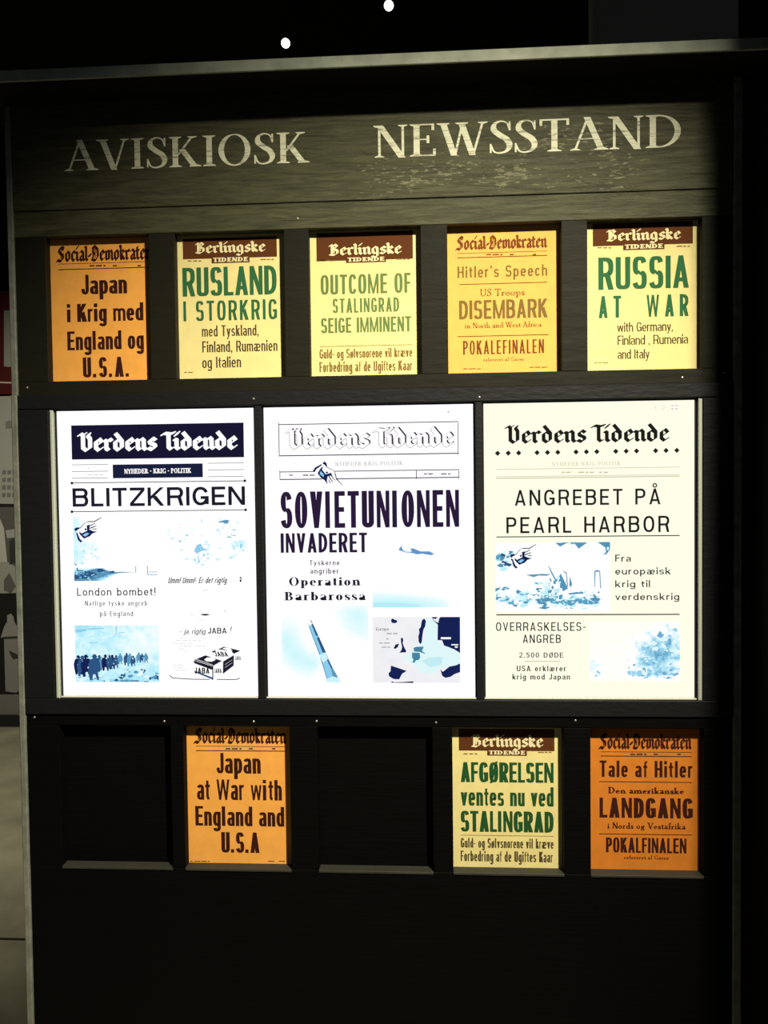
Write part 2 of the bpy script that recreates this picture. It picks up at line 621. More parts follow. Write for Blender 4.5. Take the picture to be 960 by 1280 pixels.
# ------------------------------------------------------------------ lettering: roman serif, drawn
def roman_glyph(ch, T, t, s, xh):
    p = []

    def rect(x0, y0, x1, y1):
        p.append([(x0, y0), (x1, y0), (x1, y1), (x0, y1)])

    def stem(x, y0, y1, w=None):
        w = w or T
        rect(x - w / 2, y0, x + w / 2, y1)

    def foot(x, y=0.0, w=None, st=None):
        w = w or T + .17
        st = st or T
        p.append([(x - w / 2, y), (x + w / 2, y), (x + w / 2, y + s), (x + st / 2, y + s * 2.4), (x - st / 2, y + s * 2.4), (x - w / 2, y + s)])

    def top(x, y=1.0, w=None, st=None):
        w = w or T + .17
        st = st or T
        p.append([(x - w / 2, y), (x + w / 2, y), (x + w / 2, y - s), (x + st / 2, y - s * 2.4), (x - st / 2, y - s * 2.4), (x - w / 2, y - s)])

    def diag(x0, y0, x1, y1, w):
        p.append([(x0 - w / 2, y0), (x0 + w / 2, y0), (x1 + w / 2, y1), (x1 - w / 2, y1)])

    def arc(cx, cy, rx, ry, a0=0, a1=360, tk=None, n=26):
        tk = tk or T
        n = max(6, int(n * abs(a1 - a0) / 360))
        pts = []
        for i in range(n + 1):
            a = math.radians(a0 + (a1 - a0) * i / n)
            c, q = math.cos(a), math.sin(a)
            pts.append(((cx + rx * c, cy + ry * q), (cx + (rx - tk) * c, cy + (ry - t) * q)))
        for (a, b), (c, d) in zip(pts[:-1], pts[1:]):
            p.append([a, c, d, b])

    def curve(pts, n=6):
        q = [pts[0]] + list(pts) + [pts[-1]]
        o = []
        for i in range(1, len(q) - 2):
            for k in range(n):
                u = k / n
                o.append(tuple(.5 * (2 * q[i][d] + (q[i + 1][d] - q[i - 1][d]) * u + (2 * q[i - 1][d] - 5 * q[i][d] + 4 * q[i + 1][d] - q[i + 2][d]) * u * u
                                     + (3 * q[i][d] - q[i - 1][d] - 3 * q[i + 1][d] + q[i + 2][d]) * u ** 3) for d in range(3)))
        o.append(pts[-1])
        e = []
        for i, (x, y, w_) in enumerate(o):
            a, b = o[max(0, i - 1)], o[min(len(o) - 1, i + 1)]
            dx, dy = b[0] - a[0], b[1] - a[1]
            l = math.hypot(dx, dy) or 1
            e.append(((x - dy / l * w_ / 2, y + dx / l * w_ / 2), (x + dy / l * w_ / 2, y - dx / l * w_ / 2)))
        for (a, b), (c, d) in zip(e[:-1], e[1:]):
            p.append([a, b, d, c])

    def tick(x, y0, y1, w=None):
        w = w or t * 1.5
        rect(x - w / 2, y0, x + w / 2, y1)

    X = xh
    adv = .5
    if ch == 'A':
        diag(.09, 0, .36, .98, t * 1.3); diag(.35, 1.02, .66, 0, T * 1.08); rect(.19, .33, .56, .33 + t); foot(.09, w=.21, st=t * 1.3); foot(.66, w=.30); adv = .80
    elif ch == 'V':
        diag(.10, 1, .38, -.02, T * 1.08); diag(.64, 1, .40, 0, t * 1.3); top(.10, w=.30); top(.64, w=.21, st=t); adv = .76
    elif ch == 'W':
        diag(.10, 1, .34, -.02, T * 1.05); diag(.53, 1, .36, 0, t * 1.3); diag(.50, 1, .74, -.02, T * 1.05); diag(.97, 1, .76, 0, t * 1.3)
        top(.10, w=.28); top(.51, w=.28); top(.97, w=.21, st=t); adv = 1.08
    elif ch == 'I':
        stem(.17, 0, 1); foot(.17); top(.17); adv = .36
    elif ch == 'K':
        stem(.17, 0, 1); foot(.17); top(.17); diag(.24, .40, .58, 1, t * 1.5); diag(.33, .58, .64, 0, T * 1.15); top(.58, w=.22, st=t); foot(.65, w=.28); adv = .80
    elif ch == 'O':
        arc(.40, .5, .385, .525); adv = .83
    elif ch == 'N':
        stem(.12, 0, 1, t * 1.4); stem(.64, 0, 1, t * 1.4); diag(.13, 1, .62, -.02, T * 1.15); foot(.12, w=.21, st=t); top(.64, w=.21, st=t); top(.07, w=.16, st=t); adv = .76
    elif ch == 'E':
        stem(.17, 0, 1); foot(.17); top(.17); rect(.17, 0, .56, t); rect(.17, 1 - t, .53, 1); rect(.17, .5, .42, .5 + t); tick(.56, 0, .22); tick(.53, .8, 1); tick(.42, .40, .64); adv = .64
    elif ch == 'F':
        stem(.17, 0, 1); foot(.17); top(.17); rect(.17, 1 - t, .53, 1); rect(.17, .5, .42, .5 + t); tick(.53, .78, 1); tick(.42, .40, .64); adv = .6
    elif ch == 'L':
        stem(.17, 0, 1); foot(.17); top(.17); rect(.17, 0, .56, t); tick(.56, 0, .25); adv = .62
    elif ch == 'T':
        stem(.34, 0, 1); foot(.34); rect(.05, 1 - t * 1.2, .63, 1); tick(.05, .8, 1); tick(.63, .8, 1); adv = .68
    elif ch == 'D':
        stem(.17, 0, 1); foot(.17); top(.17); arc(.30, .5, .47, .5, -90, 90); rect(.17, 0, .31, t); rect(.17, 1 - t, .31, 1); adv = .82
    elif ch == 'B':
        stem(.17, 0, 1); foot(.17); top(.17); arc(.30, .74, .28, .26, -90, 90); arc(.30, .255, .34, .27, -90, 90); rect(.17, 0, .31, t); rect(.17, 1 - t, .31, 1); rect(.17, .49, .31, .49 + t); adv = .69
    elif ch in 'PR':
        stem(.17, 0, 1); foot(.17); top(.17); arc(.30, .73, .30, .27, -90, 90); rect(.17, 1 - t, .31, 1); rect(.17, .46, .31, .46 + t); adv = .65
        if ch == 'R':
            diag(.36, .48, .62, 0, T * 1.1); foot(.64, w=.24); adv = .76
    elif ch == 'U':
        stem(.15, .3, 1); stem(.62, .3, 1, t * 1.4); top(.15); top(.62, w=.2, st=t); arc(.365, .31, .28, .33, 180, 360); adv = .76
    elif ch == 'H':
        stem(.17, 0, 1); stem(.66, 0, 1); foot(.17); top(.17); foot(.66); top(.66); rect(.17, .48, .66, .48 + t); adv = .83
    elif ch == 'Y':
        diag(.10, 1, .36, .42, T); diag(.62, 1, .40, .42, t * 1.3); stem(.37, 0, .46); foot(.37); top(.10, w=.28); top(.62, w=.2, st=t); adv = .72
    elif ch == 'G':
        arc(.42, .5, .395, .525, 48, 325); stem(.66, .02, .42); top(.66, .42, w=.24); tick(.66, .72, .98); adv = .80
    elif ch == 'S':
        b = T * 1.08
        curve([(.45, .76, t), (.40, .93, t), (.26, .99, t * 1.2), (.13, .90, b * .62), (.12, .72, b * .95), (.26, .55, b), (.39, .43, b), (.455, .25, b * .9), (.40, .08, b * .55), (.25, .01, t * 1.2), (.12, .06, t * 1.1), (.055, .25, t)])
        tick(.46, .70, .98, t); tick(.045, .02, .30, t); adv = .53
    elif ch == 'Ø':
        arc(.40, .5, .385, .525); diag(.12, -.05, .68, 1.05, t); adv = .83
    elif ch == 'o':
        arc(.27, X / 2, .25, X / 2 + .015); adv = .56
    elif ch == 'c':
        arc(.27, X / 2, .25, X / 2 + .015, 50, 320); adv = .5
    elif ch == 'e':
        arc(.27, X / 2, .25, X / 2 + .015, 0, 318); rect(.06, X * .5, .5, X * .5 + t); adv = .54
    elif ch == 'a':
        stem(.38, 0, X * .72); foot(.42, w=.2, st=T); arc(.22, X * .28, .2, X * .30); curve([(.41, X * .70, T * .7), (.33, X * .95, t * 1.5), (.2, X * 1.0, t * 1.3), (.08, X * .80, T * .6)]); adv = .54
    elif ch in 'nhmru':
        hgt = 1.0 if ch == 'h' else X
        stem(.15, 0, hgt); foot(.15); top(.11, hgt, w=.18, st=T * .6)
        if ch == 'r':
            curve([(.20, X * .6, t), (.30, X * .93, t * 1.4), (.40, X * .9, T * .8)]); adv = .44
        elif ch == 'u':
            stem(.46, 0, X); foot(.5, w=.18); curve([(.15, X * .3, T), (.25, X * .06, t * 1.6), (.44, X * .3, t)]); adv = .62
        else:
            for k in range(2 if ch == 'm' else 1):
                x = .15 + .33 * k
                curve([(x, X * .55, t), (x + .12, X * .93, t * 1.5), (x + .25, X * .93, T * .8), (x + .33, X * .65, T)]); stem(x + .33, 0, X * .67); foot(x + .33)
            adv = .64 if ch != 'm' else .97
    elif ch in 'il':
        hgt = 1.0 if ch == 'l' else X
        stem(.15, 0, hgt); foot(.15); top(.11, hgt, w=.18, st=T * .6)
        if ch == 'i':
            arc(.15, X + .2, T * .55, T * .55, 0, 360, T * .5)
            rect(.15 - T * .4, X + .2 - T * .4, .15 + T * .4, X + .2 + T * .4)
        adv = .31
    elif ch == 't':
        stem(.17, .08, X + .2); rect(.03, X - t, .34, X); curve([(.17, .12, T), (.24, .02, t * 1.6), (.35, .10, t)]); adv = .37
    elif ch == 'f':
        stem(.17, 0, .82); foot(.17); rect(.03, X - t, .34, X); curve([(.17, .78, T), (.24, .98, t * 1.5), (.38, .92, T * .7)]); adv = .37
    elif ch in 'pbdqg':
        if ch == 'p':
            stem(.15, -.30, X); foot(.15, -.30); top(.11, X, w=.18, st=T * .6); arc(.31, X / 2, .25, X / 2 + .01, -150, 150)
        elif ch == 'b':
            stem(.15, 0, 1); top(.11, 1, w=.18, st=T * .6); arc(.31, X / 2, .25, X / 2 + .01, -150, 150)
        elif ch == 'd':
            stem(.44, 0, 1); foot(.48, w=.18); top(.40, 1, w=.18, st=T * .6); arc(.28, X / 2, .25, X / 2 + .01, 30, 330)
        else:
            arc(.27, X * .62, .2, X * .38 + .02); curve([(.2, X * .28, t), (.1, X * .1, T * .6), (.35, 0, T * .8), (.46, -.12, T * .7), (.27, -.28, t), (.07, -.16, T * .5), (.2, 0, t)]); rect(.42, X - t * 1.5, .55, X)
        adv = .60
    elif ch == 'k':
        stem(.15, 0, 1); foot(.15); top(.11, 1, w=.18, st=T * .6); diag(.2, X * .4, .44, X, t * 1.3); diag(.27, X * .55, .48, 0, T); foot(.49, w=.22); top(.44, X, w=.18, st=t); adv = .6
    elif ch == 's':
        curve([(.33, X * .78, t), (.22, X * .98, t * 1.3), (.1, X * .84, T * .7), (.13, X * .62, T * .9), (.28, X * .42, T), (.36, X * .22, T * .8), (.22, X * .02, t * 1.3), (.07, X * .22, t)])
        tick(.34, X * .7, X, t); tick(.06, 0, X * .3, t); adv = .43
    elif ch == 'v':
        diag(.08, X, .27, 0, T); diag(.46, X, .29, 0, t * 1.3); top(.08, X, w=.22); top(.46, X, w=.16, st=t); adv = .54
    elif ch == '-':
        rect(.05, .38, .3, .38 + t * 2); adv = .36
    else:
        adv = .32
    return p, adv


def roman(mb, text, x0, x1, z, h, y, m, T=.13, t=.035, s=.03, xh=.5, track=.02, slopez=0.0):
    ps, x = [], 0.0
    for ch in text:
        p, a = roman_glyph(ch, T, t, s, xh)
        ps += [[(px + x, py) for px, py in q] for q in p]
        x += a + track
    if not ps:
        return
    mn = min(q[0] for p in ps for q in p)
    mx = max(q[0] for p in ps for q in p)
    k = (x1 - x0) / (mx - mn)
    for p in ps:
        mb.poly([(x0 + (a - mn) * k, z + b * h) for a, b in p], y, m)


# ------------------------------------------------------------------ lettering: blackletter, drawn with a broad nib
BL = {
    'V': ([[(-.12, 1.32), (.05, 1.42), (.16, 1.28), (.16, .26), (.40, .04)], [(.40, .04), (.66, .24), (.66, 1.0), (.52, 1.25), (.62, 1.42)], [(.16, 1.3), (.34, 1.44)]], .92),
    'e': ([[(.16, .78), (.16, .24), (.36, .04), (.58, .22)], [(.16, .78), (.40, .98), (.58, .72), (.24, .46)]], .74),
    'r': ([[(.02, .86), (.16, .80), (.16, .18), (.30, .06)], [(.22, .74), (.40, .96), (.54, .82)]], .64),
    'd': ([[(.16, .76), (.16, .24), (.38, .04), (.62, .24), (.62, .80), (.20, 1.40)], [(.16, .76), (.36, .92), (.58, .78)]], .86),
    'n': ([[(.02, .86), (.16, .80), (.16, .18), (.28, .06)], [(.22, .74), (.44, .96), (.58, .80), (.58, .18), (.72, .06)]], .82),
    'm': ([[(.02, .86), (.16, .80), (.16, .18), (.28, .06)], [(.22, .74), (.42, .96), (.54, .80), (.54, .14)], [(.60, .74), (.80, .96), (.92, .80), (.92, .18), (1.06, .06)]], 1.16),
    's': ([[(.58, .82), (.38, .98), (.18, .78), (.22, .58), (.54, .42), (.56, .22), (.36, .04), (.10, .18)]], .70),
    'T': ([[(-.04, 1.26), (.14, 1.36), (.52, 1.30), (.80, 1.40)], [(.40, 1.26), (.40, .22), (.54, .06), (.66, .13)]], .80),
    'i': ([[(.02, .86), (.16, .80), (.16, .18), (.30, .06)], [(.10, 1.18), (.30, 1.42)]], .44),
    'B': ([[(.0, 1.22), (.14, 1.38), (.22, 1.20), (.22, .24), (.02, .10)], [(.22, 1.24), (.50, 1.42), (.72, 1.16), (.36, .80)], [(.40, .80), (.74, .62), (.74, .24), (.46, .02), (.02, .10)], [(.42, 1.2), (.42, .3)]], .98),
    'l': ([[(.04, 1.38), (.16, 1.28), (.16, .18), (.30, .06)]], .44),
    'g': ([[(.16, .78), (.16, .26), (.36, .08), (.56, .22)], [(.16, .78), (.36, .96), (.58, .80), (.60, -.20), (.34, -.42), (.08, -.26)]], .80),
    'k': ([[(.04, 1.38), (.16, 1.28), (.16, .18), (.28, .06)], [(.20, .72), (.42, .96), (.56, .76), (.24, .50), (.60, .06)]], .76),
    'S': ([[(.72, 1.10), (.56, 1.40), (.26, 1.26), (.14, 1.02), (.32, .82), (.66, .62), (.70, .28), (.40, .02), (-.05, .14), (-.16, .0)], [(.42, 1.2), (.42, .2)], [(.56, 1.4), (.80, 1.28)]], .96),
    'o': ([[(.16, .78), (.16, .24), (.38, .04), (.60, .24)], [(.16, .78), (.38, .96), (.60, .76), (.60, .24)]], .80),
    'c': ([[(.16, .78), (.16, .24), (.36, .04), (.56, .20)], [(.16, .78), (.36, .98), (.54, .82)]], .68),
    'a': ([[(.10, .84), (.30, .98), (.54, .80), (.54, .18), (.68, .06)], [(.50, .56), (.20, .46), (.14, .2), (.32, .04), (.52, .2)]], .78),
    't': ([[(.18, 1.20), (.18, .20), (.34, .05), (.48, .16)], [(.0, .86), (.42, .88)]], .54),
    'D': ([[(.10, 1.24), (.36, 1.42), (.80, 1.10), (.84, .40), (.50, .03), (.04, .12)], [(.24, 1.28), (.18, .9), (.28, .6), (.10, .2)], [(.48, 1.2), (.48, .3)]], 1.06),
    '-': ([[(.06, .50), (.34, .54)], [(.14, .42), (.26, .62)]], .46),
    ' ': ([], .42),
}
TICK = {'V': (), 'B': (3,), 'S': (1,), 'D': (2,)}


def hull(pts):
    pts = sorted(set(pts))
    def half(ps):
        h = []
        for q in ps:
            while len(h) > 1 and (h[-1][0] - h[-2][0]) * (q[1] - h[-2][1]) - (h[-1][1] - h[-2][1]) * (q[0] - h[-2][0]) <= 0:
                h.pop()
            h.append(q)
        return h
    a, b = half(pts), half(pts[::-1])
    return a[:-1] + b[:-1]


def blackletter(mb, text, x0, x1, z, xh, y, m, nib=.26, thin=.05, grow=0.0, dx=0.0, dz=0.0, asc=1.0):
    ang = math.radians(38)
    ux, uy = math.cos(ang), math.sin(ang)
    ps, x = [], 0.0
    lo, hi = 9e9, -9e9
    for ch in text:
        st, adv = BL[ch]
        for si, path in enumerate(st):
            b = nib if si not in TICK.get(ch, ()) else nib * .3
            b += grow
            tt = thin + grow
            c = [(sx * b / 2 * ux - sy * tt / 2 * uy, sx * b / 2 * uy + sy * tt / 2 * ux) for sx in (-1, 1) for sy in (-1, 1)]
            pp = [(a + x, v if v <= 1 else 1 + (v - 1) * asc) for a, v in path]
            for (a0, b0), (a1, b1) in zip(pp[:-1], pp[1:]):
                ps.append(hull([(round(a0 + p, 5), round(b0 + q, 5)) for p, q in c] + [(round(a1 + p, 5), round(b1 + q, 5)) for p, q in c]))
            lo = min(lo, min(a for a, _ in pp) - (nib * ux) / 2)
            hi = max(hi, max(a for a, _ in pp) + (nib * ux) / 2)
        x += adv
    k = (x1 - x0) / (hi - lo)
    for p in ps:
        mb.poly([(x0 + (a - lo) * k + dx, z + b * xh + dz) for a, b in p], y, m)


# ------------------------------------------------------------------ printing on a surface: survey coordinates -> metres
class Sheet:
    """a flat printed surface at depth y; all its print is given by survey points"""

    def __init__(self, y):
        self.y = y

    def at(self, u, v):
        return P(u, v, self.y)

    def span(self, u0, u1, v, h):
        um = (u0 + u1) / 2
        xa = self.at(u0, v)[0]
        xb = self.at(u1, v)[0]
        z = self.at(um, v)[1]
        return xa, xb, z, self.at(um, v - h)[1] - z

    def sans(self, mb, text, u0, u1, v, h, m, lay=1, **k):
        xa, xb, z, hh = self.span(u0, u1, v, h)
        sans(mb, text, xa, xb, z, hh, self.y - .0003 * lay, m, **k)

    def roman(self, mb, text, u0, u1, v, h, m, lay=1, **k):
        xa, xb, z, hh = self.span(u0, u1, v, h)
        roman(mb, text, xa, xb, z, hh, self.y - .0003 * lay, m, **k)

    def black(self, mb, text, u0, u1, v, xh, m, lay=1, **k):
        xa, xb, z, hh = self.span(u0, u1, v, xh)
        blackletter(mb, text, xa, xb, z, hh, self.y - .0003 * lay, m, **k)

    def poly(self, mb, pts, m, lay=1):
        mb.poly([self.at(*p) for p in pts], self.y - .0003 * lay, m)

    def rect(self, mb, u0, v0, u1, v1, m, lay=1, uv=False):
        """level rectangle; (u0, v0) top left, (u1, v1) bottom right"""
        um, vm = (u0 + u1) / 2, (v0 + v1) / 2
        xa, xb = self.at(u0, vm)[0], self.at(u1, vm)[0]
        za, zb = self.at(um, v0)[1], self.at(um, v1)[1]
        mb.poly([(xa, zb), (xb, zb), (xb, za), (xa, za)], self.y - .0003 * lay, m, [(0, 0), (1, 0), (1, 1), (0, 1)] if uv else None)

    def line(self, mb, u0, u1, v, wd, m, lay=1):
        """v measured at the middle of the rule"""
        self.rect(mb, u0, v - wd / 2, u1, v + wd / 2, m, lay)

    def diamond(self, mb, u, v, r, m, lay=1):
        self.poly(mb, [(u - r, v), (u, v + r), (u + r, v), (u, v - r)], m, lay)

    def stroke(self, mb, pts, wd, m, lay=1):
        for (a, b), (c, d) in zip(pts[:-1], pts[1:]):
            l = math.hypot(c - a, d - b) or 1
            nx, ny = -(d - b) / l * wd / 2, (c - a) / l * wd / 2
            self.poly(mb, [(a + nx, b + ny), (c + nx, d + ny), (c - nx, d - ny), (a - nx, b - ny)], m, lay)

    def greek(self, mb, u0, u1, v, h, m, seed, lay=1, fill=.75):
        """unreadably small type: a row of tiny word-shaped dashes"""
        r = random.Random(seed)
        u = u0
        while u < u1:
            wd = min(r.uniform(2.5, 8), u1 - u)
            if r.random() < fill:
                self.rect(mb, u, v - h, u + wd, v, m, lay)
            u += wd + r.uniform(1, 2)


def clutter(sheet, mb, z, box, n, size, ms, lay, seed, flat=1.8, keep=None):
    """ragged blotches of a coarse printed picture; box in the picture's own units, z maps them to survey points"""
    r = random.Random(seed)
    x0, y0, x1, y1 = box
    k = 0
    while k < n:
        x, y = r.uniform(x0, x1), r.uniform(y0, y1)
        k += 1
        if keep and not keep((x - x0) / (x1 - x0), (y - y0) / (y1 - y0), r):
            continue
        sz = size * r.uniform(.35, 1.3)
        a0, m_ = r.uniform(-.5, .3), r.randint(7, 11)
        pts = []
        for i in range(m_):
            a = 2 * math.pi * i / m_
            q = sz * r.uniform(.45, 1.15)
            px, py = math.cos(a) * q * flat, math.sin(a) * q
            pts.append((x + px * math.cos(a0) - py * math.sin(a0), y + px * math.sin(a0) + py * math.cos(a0)))
        pts = [(min(max(px, x0 - size), x1 + size), min(max(py, y0 - size), y1 + size)) for px, py in pts]
        sheet.poly(mb, z(pts), r.choice(ms), lay + .3 * (k % 3))


def zline(pts, y=0.0):
    zs = [P(u, v, y)[1] for u, v in pts]
    return sum(zs) / len(zs)


# ------------------------------------------------------------------ the setting
floor_m = mat('worn stone floor', (0.30, 0.285, 0.20), .75, .2, (.25, 14, (1, 1, 1)), .3, 3.5)
dark_wall_m = mat('black gallery wall', (0.012, 0.0115, 0.011), .85, .1)
grey_dark_m = mat('dark grey bulkhead', (0.40, 0.40, 0.33), .85, .1)
XL, XR = P(18.5, 600)[0], P(926.4, 600)[0]
FLOOR, CEIL, BACK = 0.0, 3.85, 3.1


def struct(name, x0, x1, y0, y1, z0, z1, m):
    b = MB()
    b.box(x0, x1, y0, y1, z0, z1, m)
    return tag(b.build(name), kind='structure')


struct('floor', -4.5, 3.2, -3.2, BACK, -.1, 0, floor_m)
struct('ceiling', -4.5, 3.2, -1.2, BACK, CEIL, CEIL + .1, dark_wall_m)
struct('wall_back', -4.5, 3.2, BACK, BACK + .1, 0, CEIL, dark_wall_m)
EDGE_Y = -0.70
EDGE_X = .768 + (LAMP[0] - .768) * (EDGE_Y / LAMP[1])
zc0_ret = 2.62
struct('wall_right', EDGE_X, EDGE_X + .10, EDGE_Y, .12, 0, 3.02, dark_wall_m)  # partition added to block the lamp's light along the kiosk's right side
struct('wall_right_return', XR + .004, EDGE_X - .001, .03, .10, 0, zc0_ret, mat('dark brown board', (0.016, 0.012, 0.011), .7, .2))
tx0, tz0 = P(741, 95, 1.2)
struct('trim_1', tx0, 2.6, 1.2, 1.28, 2.3, CEIL, grey_dark_m)
# floor joint
fb = MB()
fj = mat('floor joint', (.03, .03, .025), .9, .1)
_d = _F * FOC + _R2 * (12 - 480) + _U2 * (640 - 1174)
_yj = float((CAM + _d * (-CAM[2] / _d[2]))[1])
fb.box(-4.4, -1.05, _yj - .006, _yj + .006, .0002, .0015, fj)
tag(fb.build('trim_2'), kind='structure')

# ------------------------------------------------------------------ photo mural on the back wall, seen past the kiosk
MY = BACK - .012
mural = Sheet(MY)
mb = MB()
G = lambda v: mat('mural grey %d' % v, srgb(v, v, int(v * .96))[:3], .8, .1)
xa, zt = P(-70, 495, MY)
xb, zb = P(60, 905, MY)
mb.box(-3.6, xb, MY, BACK - .001, .085, zline([(15, 495)], MY), G(165))
tz = mural
UL = next(u for u in range(40, -600, -1) if P(u, 600, MY)[0] < -3.57)
M_ = lambda pts, v, lay=2: tz.poly(mb, pts, G(v), lay)
M_([(UL, 628), (34, 630), (34, 634), (UL, 634)], 40)
M_([(UL, 634), (34, 634), (34, 745), (UL, 745)], 95)
M_([(UL, 645), (0, 648), (5, 660), (9, 702), (0, 704), (UL, 712)], 190, 3)
M_([(7, 663), (34, 659), (34, 669), (9, 673)], 165, 3)
M_([(12, 676), (21, 671), (21, 703), (12, 706)], 60, 4)
M_([(UL, 712), (9, 702), (22, 710), (34, 705), (34, 744), (UL, 745)], 160, 3)
M_([(5, 725), (12, 716), (20, 733), (14, 742), (5, 738)], 100, 4)
M_([(UL, 744), (34, 741), (34, 868), (UL, 868)], 36, 3)
# pale bollard in the picture
M_([(9, 769), (14, 767), (17, 771), (18, 777), (22, 784), (24, 795), (1, 797), (5, 784), (9, 777)], 150, 4)
M_([(5, 797), (24, 796), (25, 862), (20, 866), (7, 864)], 140, 4)
M_([(4, 796), (25, 795), (25, 798), (4, 799)], 60, 5)
M_([(11, 813), (22, 818), (24, 823), (16, 824)], 60, 5)
M_([(UL, 866), (34, 868), (34, 906), (UL, 906)], 120, 3)
# notices pasted on the pictured wall
M_([(7, 527), (14, 525), (15, 535), (7, 536)], 125, 3)
for r_ in range(4):
    for c_ in range(3):
        u_, v_ = 3 + c_ * 6.4 - r_ * .2, 588 + r_ * 9.5
        M_([(u_, v_), (u_ + 4.5, v_ - .5), (u_ + 4.5, v_ + 4.5), (u_, v_ + 5)], 118, 3)
o = mb.build('photo_mural', origin=(-2.6, MY, .085))
tag(o, 'grey street photo mural on the wall behind the left side of the kiosk', 'mural')
mb = MB()
mb.box(-3.8, -1.2, BACK - .03, BACK - .001, 0, .08, mat('dark baseboard', (.02, .02, .018), .7, .2))
tag(mb.build('baseboard_back'), kind='structure')

rb = MB()
sx0, sz1 = P(-60, 362, MY)
sx1, sz0 = P(40, 495, MY)
sz0 = zline([(10, 493)], MY)
rb.box(-3.6, sx1, MY - .02, BACK - .001, sz0, zline([(10, 365)], MY), mat('dark red board', (.075, .007, .004), .5, .3))
red = rb.build('sign_board', origin=(-2.6, MY - .02, sz0))
tag(red, 'dark red sign board on the far wall above the grey mural', 'sign')
b2 = MB()
rs = Sheet(MY - .02)
rs.poly(b2, [(5, 388), (30, 388), (30, 460), (5, 458)], mat('grey notice paper', (.30, .31, .27), .8, .1), 1)
b2.build('notice', red)
b3 = MB()
rs.poly(b3, [(UL, 473), (34, 478), (34, 480), (UL, 475)], mat('pale stripe', (.5, .45, .38), .7, .1), 1)
b3.build('stripe', red)

# ------------------------------------------------------------------ kiosk
cx = (XL + XR) / 2
kiosk = thing('newsstand_kiosk', (cx, .3, 0), 'black wooden newsstand kiosk with cream AVISKIOSK and NEWSSTAND lettering', 'kiosk')
BT = .025                      # board thickness
cols_px = [(59, 187.5), (219.5, 356), (387, 526.5), (560, 702), (734.5, 877.5)]
cols = [(P(a, 400)[0], P(b, 400)[0]) for a, b in cols_px]
cols3 = [(P(a, 1000)[0], P(b, 1000)[0]) for a, b in [(77, 215), (231, 363.5), (398, 541), (566, 704.5), (738, 879)]]
z_r1t = zline([(287, 291), (455, 284), (630, 276), (805, 272)])
z_r1b = zline([(125, 477), (287, 472), (455, 468), (630, 466), (805, 461)])
z_r3t = zline([(297, 909), (635, 909), (808, 909)])
z_r3b = zline([(297, 1085), (470, 1088), (635, 1091), (808, 1093)])
z_seam = zline([(100, 263), (480, 251), (860, 235)])
z_l1 = zline([(30, 494), (370, 489), (700, 481.5)])
z_l2 = zline([(80, 894), (540, 894.5), (900, 893)])
z_st = zline([(71, 512.5), (317, 508.5), (330, 508), (590, 503), (604, 501.5), (868, 497)])
z_sb = zline([(78, 872), (322, 873), (334, 873), (595, 873.5), (608, 875), (869, 874)])
XT0, XT1 = P(26, 600)[0], P(915.5, 600)[0]       # inner edges of the corner trims
KD = .60
CAN_Y = -.12
zc0 = zline([(0, 102), (240, 91), (480, 82), (850, 67), (950, 60)], CAN_Y)
zc1 = zline([(0, 89), (240, 79), (480, 66), (850, 50), (950, 46)], CAN_Y)
FLAKE_GLINT = (P(635, 222)[0] - cx, P(635, 222)[1])  # centre of the flakes with painted highlights
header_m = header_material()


def part(name, mats_boxes, bev=.0015, parent=kiosk):
    b = MB()
    for (x0, x1, y0, y1, z0, z1, m) in mats_boxes:
        b.box(x0, x1, y0, y1, z0, z1, m, bev)
    return b.build(name, parent)


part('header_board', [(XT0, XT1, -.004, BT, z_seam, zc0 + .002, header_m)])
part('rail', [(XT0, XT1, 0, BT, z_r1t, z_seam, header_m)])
part('rail', [(XT0, XT1, 0, BT, z_l1, z_r1b, black_wood)])
edges = [XT0] + [e for c in cols for e in c] + [XT1]
for i in range(0, len(edges), 2):
    part('stile', [(edges[i], edges[i + 1], 0, BT, z_r1b, z_r1t, black_wood)], .0012)
# screen band
SY = -.010
part('screen_rail', [(XT0, XT1, SY, BT, z_st, z_l1, black_screen_frame)], .003)
part('screen_rail', [(XT0, XT1, SY, BT, z_l2, z_sb, black_screen_frame)], .002)
scr_px = [(71, 317, 77.7, 322), (330.2, 590.7, 334, 594.8), (604, 868, 607.8, 869)]
scr = []
for a, b_, c, d in scr_px:
    scr.append(((P(a, 511)[0] + P(c, 871)[0]) / 2, (P(b_, 507)[0] + P(d, 871)[0]) / 2))
RW = .0165
medges = [(XT0, scr[0][0] - RW), (scr[0][1] + .004, scr[1][0] - .004), (scr[1][1] + .004, scr[2][0] - .004), (scr[2][1] + RW, XT1)]
for a, b_ in medges:
    part('mullion', [(a, b_, SY, BT, z_sb, z_st, black_screen_frame)], .002)
# pale upright rails either side of the screens
for x in (scr[0][0] - .0105, scr[2][1] + .0115):
    part('edge_rail', [(x - .0045, x + .0045, SY + .002, BT, z_sb, z_st - .002, rail_metal)], .002)
# lower section, a little proud
LY = -.004
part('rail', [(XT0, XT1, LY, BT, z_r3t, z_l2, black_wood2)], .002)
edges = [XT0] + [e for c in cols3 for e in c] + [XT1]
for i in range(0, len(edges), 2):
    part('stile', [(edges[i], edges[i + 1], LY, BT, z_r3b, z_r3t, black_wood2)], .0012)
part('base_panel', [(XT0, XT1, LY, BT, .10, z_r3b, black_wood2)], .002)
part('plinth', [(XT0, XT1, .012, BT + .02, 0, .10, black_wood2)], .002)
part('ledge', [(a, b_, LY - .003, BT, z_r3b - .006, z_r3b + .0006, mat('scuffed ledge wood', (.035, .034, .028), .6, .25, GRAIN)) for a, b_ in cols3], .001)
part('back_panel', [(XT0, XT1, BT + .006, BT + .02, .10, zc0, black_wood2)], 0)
part('side_panel', [(XL + .002, XL + .02, BT + .021, KD, 0, zc0, black_wood2)], 0)
